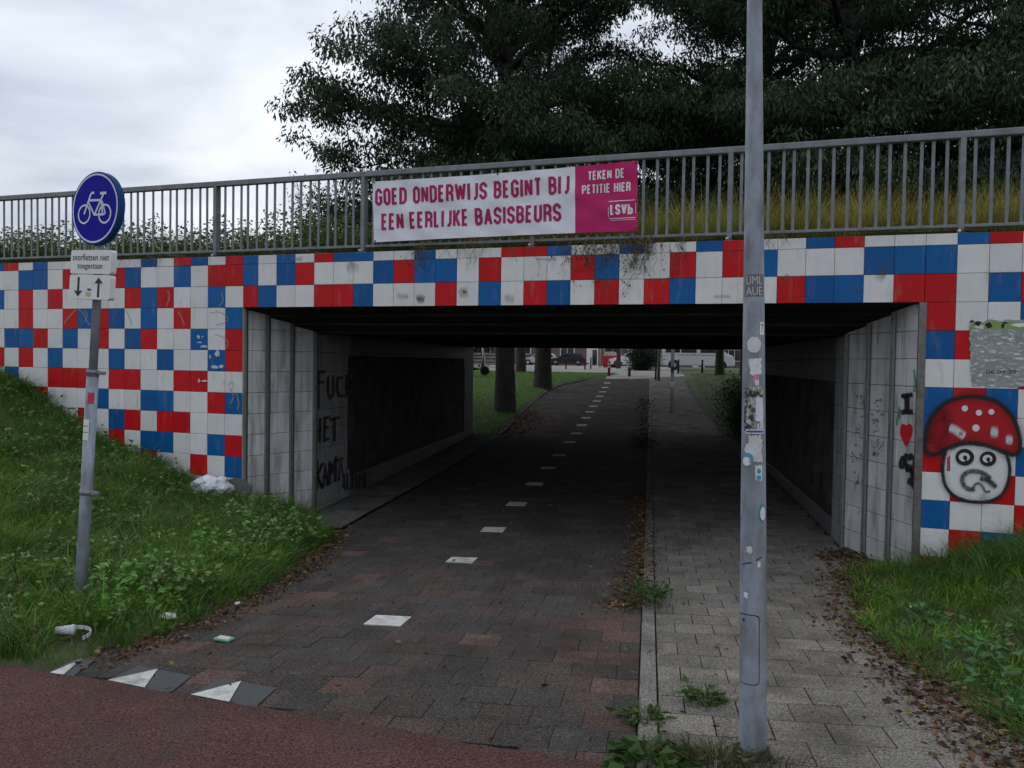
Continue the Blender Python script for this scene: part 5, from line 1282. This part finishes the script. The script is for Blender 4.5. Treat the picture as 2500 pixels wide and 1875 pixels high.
def extr(prof, w, bev=.04, mi=0, col=(1, 1, 1)):
    """side profile (x,z) extruded across y, edges rounded -> verts, faces"""
    bm = bmesh.new(); a = [bm.verts.new((x, -w / 2, z)) for x, z in prof]; b = [bm.verts.new((x, w / 2, z)) for x, z in prof]; n = len(prof)
    bm.faces.new(a); bm.faces.new(b[::-1])
    for i in range(n): bm.faces.new((a[i], b[i], b[(i + 1) % n], a[(i + 1) % n]))
    bmesh.ops.recalc_face_normals(bm, faces=bm.faces[:])
    if bev: bmesh.ops.bevel(bm, geom=[e for e in bm.edges if e.calc_face_angle(0) > .3], offset=bev, segments=2, affect='EDGES', profile=.6)
    bm.verts.index_update(); r = [tuple(v.co) for v in bm.verts], [[v.index for v in f.verts] for f in bm.faces]; bm.free(); return r
def vehicle(name, label, cat, loc, rz, body_prof, win_list, W, wheels, wr, paint, light_x, plastic=None, cabin=None, group=None):
    t = thing(name, label, cat, loc, rz, group)
    mb = MB(); v, f = extr(body_prof, W, .06); mb.add(v, f, 0, paint, smooth=False)
    if cabin: v, f = extr(cabin, W * .88, .06); mb.add(v, f, 0, paint)
    mb.build('body', [M_GLOSS], t)
    for poly in win_list:
        mb = MB()
        for s_ in (-1, 1):
            y = s_ * (W * (.44 if cabin else .5)) + s_ * .004
            mb.add([(x, y, z) for x, z in (poly if s_ < 0 else poly[::-1])], [list(range(len(poly)))])
        mb.build('window', [M_GLASS], t)
    for x in wheels:
        for s_ in (-1, 1):
            mb = MB(); y = s_ * (W / 2 - .1); mb.tube([(x, y - .1, wr), (x, y - .08, wr), (x, y + .08, wr), (x, y + .1, wr)], [wr * .93, wr, wr, wr * .93], 20, 0, (.012, .012, .012)); w_ = mb.build('wheel', [M_FLAT], t)
            mb = MB(); mb.tube([(x, y + s_ * .095, wr), (x, y + s_ * .108, wr)], [wr * .62, wr * .5], 14, 0, (.32, .33, .34)); mb.build('rim', [M_FLAT], w_)
            mb = MB(); P = [(x + (wr + .05) * math.cos(a), wr + (wr + .05) * math.sin(a)) for a in np.linspace(-.35, math.pi + .35, 14)]
            mb.add([(a, s_ * (W / 2 + .003), b) for a, b in (P if s_ < 0 else P[::-1])], [list(range(14))], 0, (.015, .015, .016)); mb.build('wheel_arch', [M_FLAT], t)
    for x, z, c, nm in light_x:
        for s_ in (-1, 1):
            mb = MB(); mb.bbox((x, s_ * (W / 2 - .10), z), (.12, .22, .16), .03, 0, c); mb.build(nm, [M_GLOSS], t)
    return t
vz = lambda y: float(g(y)) + .022
VW = (.55, .56, .60)
vprof = [(-2.5, .32), (-2.56, .75), (-2.5, 1.3), (-2.36, 1.92), (-2.2, 1.97), (1.15, 1.97), (1.4, 1.85), (1.95, 1.22), (2.42, 1.02), (2.56, .75), (2.56, .38), (2.45, .30)]
van = vehicle('van', 'white passenger van parked on the street beyond the right lawn', 'van', (3.3, 60, vz(60)), math.radians(-3), vprof,
    [[(-2.22, 1.22), (-2.16, 1.78), (-1.2, 1.78), (-1.2, 1.22)], [(-1.12, 1.22), (-1.12, 1.78), (-.05, 1.78), (-.05, 1.22)], [(.2, 1.22), (.2, 1.78), (1.1, 1.78), (1.72, 1.22)]], 1.95, (-1.62, 1.62), .34, VW,
    [(2.48, .88, (.35, .36, .4), 'headlight'), (-2.52, 1.0, (.35, .02, .02), 'tail_light')])
mb = MB(); rd = random.Random(3); x = -1.4
while x < 1.2:
    w = rd.uniform(.04, .10); c = (.45, .02, .05) if abs(x + .25) < .09 else (.05, .05, .08); hgt = .09 if c[0] > .3 else .05
    mb.add([(x, -.982, 1.04), (x + w, -.982, 1.04), (x + w, -.982, 1.04 + hgt), (x, -.982, 1.04 + hgt)], [(0, 1, 2, 3)], 0, c); x += w + .035
mb.build('side_print', [M_FLAT], van)
cprof = [(-2.15, .30), (-2.2, .62), (-2.12, .92), (-1.3, .98), (.85, .98), (1.7, .86), (2.12, .70), (2.18, .40), (2.08, .28)]
ccab = [(-2.0, .93), (-1.62, 1.42), (-1.2, 1.50), (.0, 1.50), (.45, 1.40), (1.12, .95)]
cwin = [[(-1.75, 1.0), (-1.5, 1.38), (-.55, 1.42), (-.55, 1.0)], [(-.47, 1.0), (-.47, 1.42), (.05, 1.42), (.42, 1.32), (.85, 1.0)]]
lts = [(2.08, .72, (.4, .42, .45), 'headlight'), (-2.12, .85, (.35, .015, .015), 'tail_light')]
c1 = vehicle('car', 'black estate car parked before the brick houses', 'car', (-9.7, 97, vz(97)), math.radians(180), cprof, cwin, 1.78, (-1.32, 1.35), .33, (.012, .013, .016), lts, cabin=ccab)
c2 = vehicle('car', 'silver car half hidden by the thick tree trunks', 'car', (-13.4, 100, vz(100)), math.radians(178), cprof, cwin, 1.78, (-1.32, 1.35), .33, (.35, .36, .40), lts, cabin=ccab)
c3 = vehicle('car', 'white car behind the round dark bush', 'car', (-1.5, 74, vz(74)), math.radians(180), cprof, cwin, 1.78, (-1.32, 1.35), .33, (.55, .56, .58), lts, cabin=ccab)
# terraced brick houses
def house(x0, w, label, door_x, wins, seed, paint=None):
    y0 = 106; z0 = float(g(y0)); t = thing('brick_house', label, 'house', (x0 + w / 2, y0, z0), 0, 'terraced brick houses beyond the street')
    mb = MB(); mb.box((0, 4, 2.9), (w - .02, 8, 5.8)); mb.build('wall', [paint or M_BRICK], t)
    mb = MB(); mb.prism([(-.4, 5.8), (4.0, 9.2), (8.4, 5.8)], (-w / 2 + .01, 0, 0), (0, 1, 0), (0, 0, 1), (1, 0, 0), w - .02, 0, (.05, .045, .045)); rf = mb.build('roof', [mat('roof_tiles', (1, 1, 1), .85, tint=True, var=.3, vscale=6)], t)
    mb = MB(); mb.bbox((w / 4, 4.6, 9.3), (.7, .7, 1.5), .03); mb.build('chimney', [M_BRICK], rf)
    for (x, z, ww, hh, fr) in wins:
        mb = MB(); mb.bbox((x, -.03, z), (ww, .08, hh), .01, 0, fr); f_ = mb.build('window', [M_FLAT], t)
        mb = MB()
        k = max(1, round(ww / .9))
        for i in range(k):
            pw = (ww - .16) / k; cx = x - ww / 2 + .08 + pw * (i + .5); mb.bbox((cx, -.075, z), (pw - .07, .02, hh - .16), .004)
        mb.build('pane', [M_GLASS], f_)
    mb = MB(); mb.bbox((door_x, -.03, 1.1), (1.5, .1, 2.3), .01, 0, (.55, .56, .56)); d_ = mb.build('door', [M_FLAT], t)
    mb = MB(); mb.bbox((door_x + .3, -.09, 1.1), (.6, .03, 2.0), .005); mb.build('pane', [M_GLASS], d_)
    return t
WF = (.55, .55, .53)
house(-14.6, 5.7, 'brick house with a wide white window behind the black car', -1.9, [(1.1, 1.75, 1.9, 1.4, WF), (-1.5, 4.2, 1.6, 1.3, WF), (1.5, 4.2, 1.6, 1.3, WF)], 1)
house(-8.9, 5.8, 'brick house with tall white door frame left of the red container', -1.4, [(1.2, 1.6, 2.2, 1.6, (.30, .29, .27)), (-1.6, 4.2, 1.6, 1.3, WF), (1.6, 4.2, 1.6, 1.3, WF)], 2)
house(-3.1, 7.1, 'brick house behind the dark bush and white van', -2.6, [(1.2, 1.6, 2.2, 1.5, WF), (-1.6, 4.2, 1.8, 1.3, WF), (2, 4.2, 1.8, 1.3, WF)], 3)
house(4.0, 12, 'grey-brown house end behind the front of the van', -4, [(0, 1.6, 2.4, 1.5, WF), (3, 4.2, 1.8, 1.3, WF)], 4, mat('dark_brick', (.09, .075, .07), .9, var=.25, vscale=20))
house(-26.2, 11.6, 'dark brick house at the left end of the terrace', 2.0, [(-1.5, 1.6, 2.4, 1.4, WF), (4.4, 2.0, 1.2, 1.2, WF), (-3, 4.2, 2, 1.3, WF)], 5, mat('dark_brick', (.09, .075, .07)))
# red container with sloped grey top
t = thing('container', 'red waste container with sloped grey lid on the street', 'container', (-3.6, 75, vz(75)), 0)
mb = MB(); v, f = extr([(-.62, 0), (.62, 0), (.70, 1.05), (-.70, 1.05)], 1.1, .03); mb.add(v, f, 0, (.36, .018, .022)); mb.box((-.78, 0, .75), (.16, 1.0, .08), 0, (.30, .015, .02)); mb.build('bin', [M_GLOSS], t)
mb = MB(); v, f = extr([(-.66, 1.055), (.66, 1.055), (.42, 1.42), (-.40, 1.42)], 1.0, .03); mb.add(v, f, 0, (.32, .29, .27)); mb.build('lid', [M_FLAT], t)
# bollards
def bollard(x, y, h, label, base, band, grp='bollards across the far end of the path', r=.075):
    t = thing('bollard', label, 'bollard', (x, y, float(g(y)) + (.0)), 0, grp)
    mb = MB(); mb.tube([(0, 0, -.1), (0, 0, h - .02), (0, 0, h)], [r, r, r * .6], 14, 0, base); mb.build('shaft', [M_FLAT], t)
    if band:
        for z in (.62, .8):
            mb = MB(); mb.tube([(0, 0, h * z - .045), (0, 0, h * z + .045)], [r + .004, r + .004], 14, 0, band); mb.build('band', [M_FLAT], t)
    return t
bollard(-2.22, 45, .80, 'red and white bollard in front of the red container', (.20, .03, .025), (.55, .52, .5))
bollard(-1.12, 45, .82, 'dark bollard with pale bands right of the red bollard', (.06, .035, .03), (.42, .40, .36))
for x, lb in ((1.65, 'low black bollard beside the rear wheel of the white van'), (3.05, 'low black bollard before the middle of the white van'), (-4.15, 'thin dark bollard at the right end of the low wooden rail')):
    bollard(x, 50 if x > 0 else 58, .85, lb, (.012, .012, .014), None, 'black bollards along the street', .06 if x > 0 else .05)
# posts on the far footpath
def post(x, y, h, r, label, c, stk=False):
    t = thing('sign_post', label, 'post', (x, y, float(G(x, y)) + .01))
    mb = MB(); mb.tube([(0, 0, -.2), (0, 0, h)], [r, r], 12, 0, c); mb.build('pole', [M_FLAT], t)
    if stk:
        for z, h_, cc in ((1.52, .20, (.05, .05, .09)), (1.27, .17, (.35, .34, .48)), (1.0, .2, (.62, .62, .62))):
            mb = MB(); mb.tube([(0, 0, z - h_ / 2), (0, 0, z + h_ / 2)], [r + .004] * 2, 12, 0, cc, cap=False); mb.build('sticker', [M_FLAT], t)
    mb = MB(); mb.bbox((0, -r - .02, h - .35), (.6, .02, .6), .01, 0, (.3, .31, .33)); mb.build('sign_panel', [M_FLAT], t)
    return t
post(.76, 29, 3.4, .058, 'pale grey post with stickers standing on the far footpath', (.34, .35, .37), True)
post(.42, 42, 3.6, .075, 'grey steel post further back beside the far path', (.15, .16, .165))
post(.28, 42.5, 3.4, .05, 'dark thin post beside the grey steel post', (.03, .03, .03))
post(-4.35, 72, 4.2, .05, 'thin pale pole left of the red container', (.34, .33, .30))
# low wooden rail, fence, scooter on the left
t = thing('low_rail', 'low wooden trip rail along the back of the far lawn', 'rail', (-5.6, 56, float(g(56))), 0)
mb = MB(); mb.bbox((0, 0, .42), (2.9, .10, .10), .012); mb.build('beam', [M_BARK], t)
for x in (-1.3, -.1, 1.2): mb = MB(); mb.bbox((x, 0, .17), (.10, .08, .40), .01); mb.build('post', [M_BARK], t)
t = thing('wooden_fence', 'grey wooden board fence at the left end of the street', 'fence', (-11.6, 57, float(g(57))), 0)
for x in (-1.6, -.4, .9): mb = MB(); mb.bbox((x, 0, .55), (.12, .12, 1.1), .012); mb.build('post', [M_BARK], t)
for z in (.28, .52, .76, .98): mb = MB(); mb.bbox((-.3, -.075, z), (3.4, .03, .15), .006, 0); mb.build('board', [mat('old_wood', (.17, .165, .15), .9, var=.3, vscale=5)], t)
sc = thing('scooter', 'black and white motor scooter parked left of the thick trunk', 'scooter', (-9.05, 41.5, float(H(-9.05, 41.5)) + .03), math.radians(20))
for x in (-.62, .62):
    mb = MB(); mb.tube([(x, -.05, .24), (x, -.035, .24), (x, .035, .24), (x, .05, .24)], [.2, .24, .24, .2], 18, 0, (.012, .012, .012)); mb.build('wheel', [M_FLAT], sc)
mb = MB(); v, f = extr([(-.85, .48), (-.72, .82), (-.1, .80), (.0, .42), (.38, .36), (.52, 1.02), (.62, 1.0), (.52, .30), (-.2, .24), (-.55, .34)], .34, .03); mb.add(v, f, 0, (.018, .018, .02)); mb.build('body', [M_GLOSS], sc)
mb = MB(); mb.bbox((-.42, 0, .86), (.72, .28, .09), .03, 0, (.012, .012, .012)); mb.build('seat', [M_FLAT], sc)
mb = MB(); v, f = extr([(.55, .45), (.66, .5), (.60, 1.05), (.50, 1.42), (.46, 1.40), (.52, 1.0)], .36, .02); mb.add(v, f, 0, (.5, .5, .52)); mb.build('windshield', [M_FLAT], sc)
mb = MB(); mb.tube([(.48, -.34, 1.08), (.52, -.1, 1.06), (.52, .1, 1.06), (.48, .34, 1.08)], .018, 8, 0, (.02, .02, .02)); mb.tube([(.48, .28, 1.08), (.46, .36, 1.30)], .01, 6, 0, (.02, .02, .02)); mb.tube([(.48, -.28, 1.08), (.46, -.36, 1.30)], .01, 6, 0, (.02, .02, .02)); mb.build('handlebar', [M_FLAT], sc)
# bushes
def bush(label, c, R_, n, col, seed, L=(.05, .1), ez=1.0):
    rs_ = np.random.RandomState(seed); t = thing('bush', label, 'bush', (c[0], c[1], c[2]))
    mb = MB(); rd_ = random.Random(seed)
    lob = rs_.normal(0, 1, (26, 3)) * np.array(R_)[None] * .42 + np.array([0, 0, R_[2] * .85]); lob[:, 2] = np.abs(lob[:, 2])
    for q in lob[:9]: mb.tube([(0, 0, -.1), q * .5 + (0, 0, .1), q], [.03, .02, .006], 5)
    mb.build('stem', [M_BARK], t)
    i_ = rs_.randint(0, len(lob), n); p = lob[i_] + rs_.normal(0, .30, (n, 3)) * np.array(R_)[None]; p[:, 2] = np.abs(p[:, 2])
    l = rs_.uniform(*L, n); q, cc = leaves(p, rs_.normal(size=(n, 3)) + [0, 0, .2], l, l * .55, gcol(rs_, n, col, .45, .05) * np.repeat(rs_.uniform(.6, 1.4, (len(lob), 1)), 1, 0)[i_], rs_)
    quads_np('foliage', q, cc, M_LEAF, t); return t
bush('dark round evergreen bush left of the white van', (-.45, 56, float(g(56))), (.95, .9, .95), 16000, (.014, .022, .013), 1, (.06, .12))
bush('low leafy shrub at the tunnel mouth right of the far footpath', (2.85, 24.0, float(g(24)) - .1), (.75, 1.0, .75), 9000, (.026, .055, .018), 2)
bush('brighter shrub beyond the right end of the tunnel', (3.1, 27.0, float(g(27))), (.7, .8, .85), 8000, (.034, .068, .020), 3)
bush('dark hedge behind the scooter at the left end of the street', (-15.5, 62, float(g(62))), (3.0, .8, 1.5), 12000, (.014, .020, .012), 4, (.10, .2))
bush('dark shrub mass under the big tree seen behind the railing', (-9.0, 22.0, 3.9), (1.9, 1.2, 1.5), 15000, (.018, .026, .013), 5, (.06, .13))
# far house showing only its roof above the railing
t = thing('house', 'house with steep dark roof showing behind the railing left of the banner', 'house', (-22.0, 66, 2.2), math.radians(25))
mb = MB(); mb.box((0, 0, 4.3), (9, 8, 8.6)); mb.build('wall', [MATS['dark_brick']], t)
mb = MB(); mb.prism([(-5, 8.6), (0, 14.2), (5, 8.6)], (0, -4.2, 0), (1, 0, 0), (0, 0, 1), (0, 1, 0), 8.4, 0, (.03, .03, .034)); mb.build('roof', [MATS['roof_tiles']], t)
mb = MB(); mb.bbox((-1, -4.05, 6), (1.6, .1, 1.4), .02, 0, WF); w_ = mb.build('window', [M_FLAT], t); mb = MB(); mb.bbox((-1, -4.12, 6), (1.4, .03, 1.2), .01); mb.build('pane', [M_GLASS], w_)

# ------------------------------------------------------------------ litter
def crumple(name, label, px, py, d, c, seed, cat='litter', lift=.02, amp=.35, rz=0):
    q = atg(px * D, py * D); rd_ = random.Random(seed); bm = bmesh.new(); bmesh.ops.create_icosphere(bm, subdivisions=3, radius=1)
    fr = [(Vector((rd_.gauss(0, 1), rd_.gauss(0, 1), rd_.gauss(0, 1))).normalized(), rd_.uniform(2, 5), rd_.uniform(0, 6)) for _ in range(7)]
    for v in bm.verts:
        k = 1 + amp * sum(abs(math.sin(v.co.dot(a) * b + o)) - .5 for a, b, o in fr) / 3; v.co *= k
        v.co = Vector((v.co.x * d[0] / 2, v.co.y * d[1] / 2, v.co.z * d[2] / 2))
    bm.verts.index_update(); mb = MB(); mb.add([tuple(v.co) for v in bm.verts], [[v.index for v in f.verts] for f in bm.faces], 0, c); bm.free()
    o = mb.build(name, [mat('plastic_film', (1, 1, 1), .35, tint=True, spec=.5)]); o.location = (q[0], q[1], float(ZG(q[0], q[1])) + lift); o.rotation_euler = (0, 0, rz)
    return tag(o, label, cat)
bag = crumple('plastic_bag', 'crumpled white plastic bag lying in the grass against the tiled wall', 462, 1062, (.46, .36, .27), (.62, .64, .70), 5, 'bag', .12, .5)
q = atplane(458 * D, 1052 * D, P0 - ND * .28, ND); bag.location = tuple(q)
q = atplane(507 * D, 1062 * D, P0 - ND * .12, ND)
mb = MB(); P = ell(0, 0, .24, .20, 22); mb.prism(P, (0, 0, 0), (1, 0, 0), (0, .5, .85), (0, -.85, .5), .025, 0, (.045, .055, .05))
o = mb.build('plastic_tray', [M_FLAT]); o.location = tuple(q); tag(o, 'dark oval plastic tray leaning behind the white bag', 'tray')
# cup
q = atg(140 * D, 1383 * D); cup = thing('paper_cup', 'white paper cup lying on its side at the grass edge', 'cup', (q[0], q[1], float(ZG(q[0], q[1])) + .075), .2)
cup.rotation_euler = (0, math.radians(88), math.radians(15))
mb = MB(); mb.tube([(0, 0, -.06), (0, 0, .055)], [.027, .036], 18, 0, (.55, .58, .62)); mb.build('wall', [M_FLAT], cup)
mb = MB(); mb.tube([(0, 0, .055), (0, 0, .066)], [.039, .037], 18, 0, (.62, .62, .62)); mb.build('rim', [M_FLAT], cup)
# curved white strap
A = [atg(px * D, py * D) for px, py in ((152, 1380), (170, 1379), (186, 1381), (197, 1386), (195, 1392), (188, 1398), (178, 1402))]
mb = MB(); c0 = A[3]; PTS = smooth_pts([np.array([a[0], a[1]]) for a in A], 2); M = miter(PTS, False); vs = []
for p, m, *_ in M:
    z = float(ZG(p[0], p[1])) + .065; vs += [(p[0] - c0[0], p[1] - c0[1], z), (p[0] - c0[0], p[1] - c0[1], z + .028)]
    vs += [(p[0] + m[0] * .004 - c0[0], p[1] + m[1] * .004 - c0[1], z + .028), (p[0] + m[0] * .004 - c0[0], p[1] + m[1] * .004 - c0[1], z)]
n = len(M); mb.add(vs, [(i * 4 + k, i * 4 + (k + 1) % 4, (i + 1) * 4 + (k + 1) % 4, (i + 1) * 4 + k) for i in range(n - 1) for k in range(4)], 0, (.58, .60, .63))
o = mb.build('plastic_strap', [M_FLAT]); o.location = (c0[0], c0[1], 0); tag(o, 'curled white plastic strap beside the paper cup', 'strap')
crumple('paper_scrap', 'crumpled white paper at the grass edge between strap and bag', 365, 1338, (.12, .10, .05), (.62, .62, .60), 8, 'paper', .025, .5)
crumple('paper_scrap', 'small white paper scrap in the grass on the right bank', 1968, 1337, (.03, .03, .10), (.66, .66, .68), 9, 'paper', .05, .4)
q = atg(517 * D, 1307 * D); mb = MB(); mb.tube([(0, 0, 0), (0, 0, .012)], [.045, .042], 20, 0, (.62, .62, .58)); o = mb.build('cup_lid', [M_FLAT]); o.location = (q[0], q[1], float(G(q[0], q[1])) + .006); tag(o, 'small white round lid lying flat on the dark paving', 'lid')
q = atg(484 * D, 1386 * D); mb = MB(); mb.bbox((0, 0, 0), (.13, .085, .016), .005, 0, (.12, .26, .20)); mb.add([(-.045, -.03, .0095), (.045, -.03, .0095), (.045, .03, .0095), (-.045, .03, .0095)], [(0, 1, 2, 3)], 0, (.45, .42, .35))
o = mb.build('packet', [M_FLAT]); o.location = (q[0], q[1], float(G(q[0], q[1])) + .018); o.rotation_euler = (0, .05, -.1); tag(o, 'flattened green and cream packet on the dark paving', 'packet')
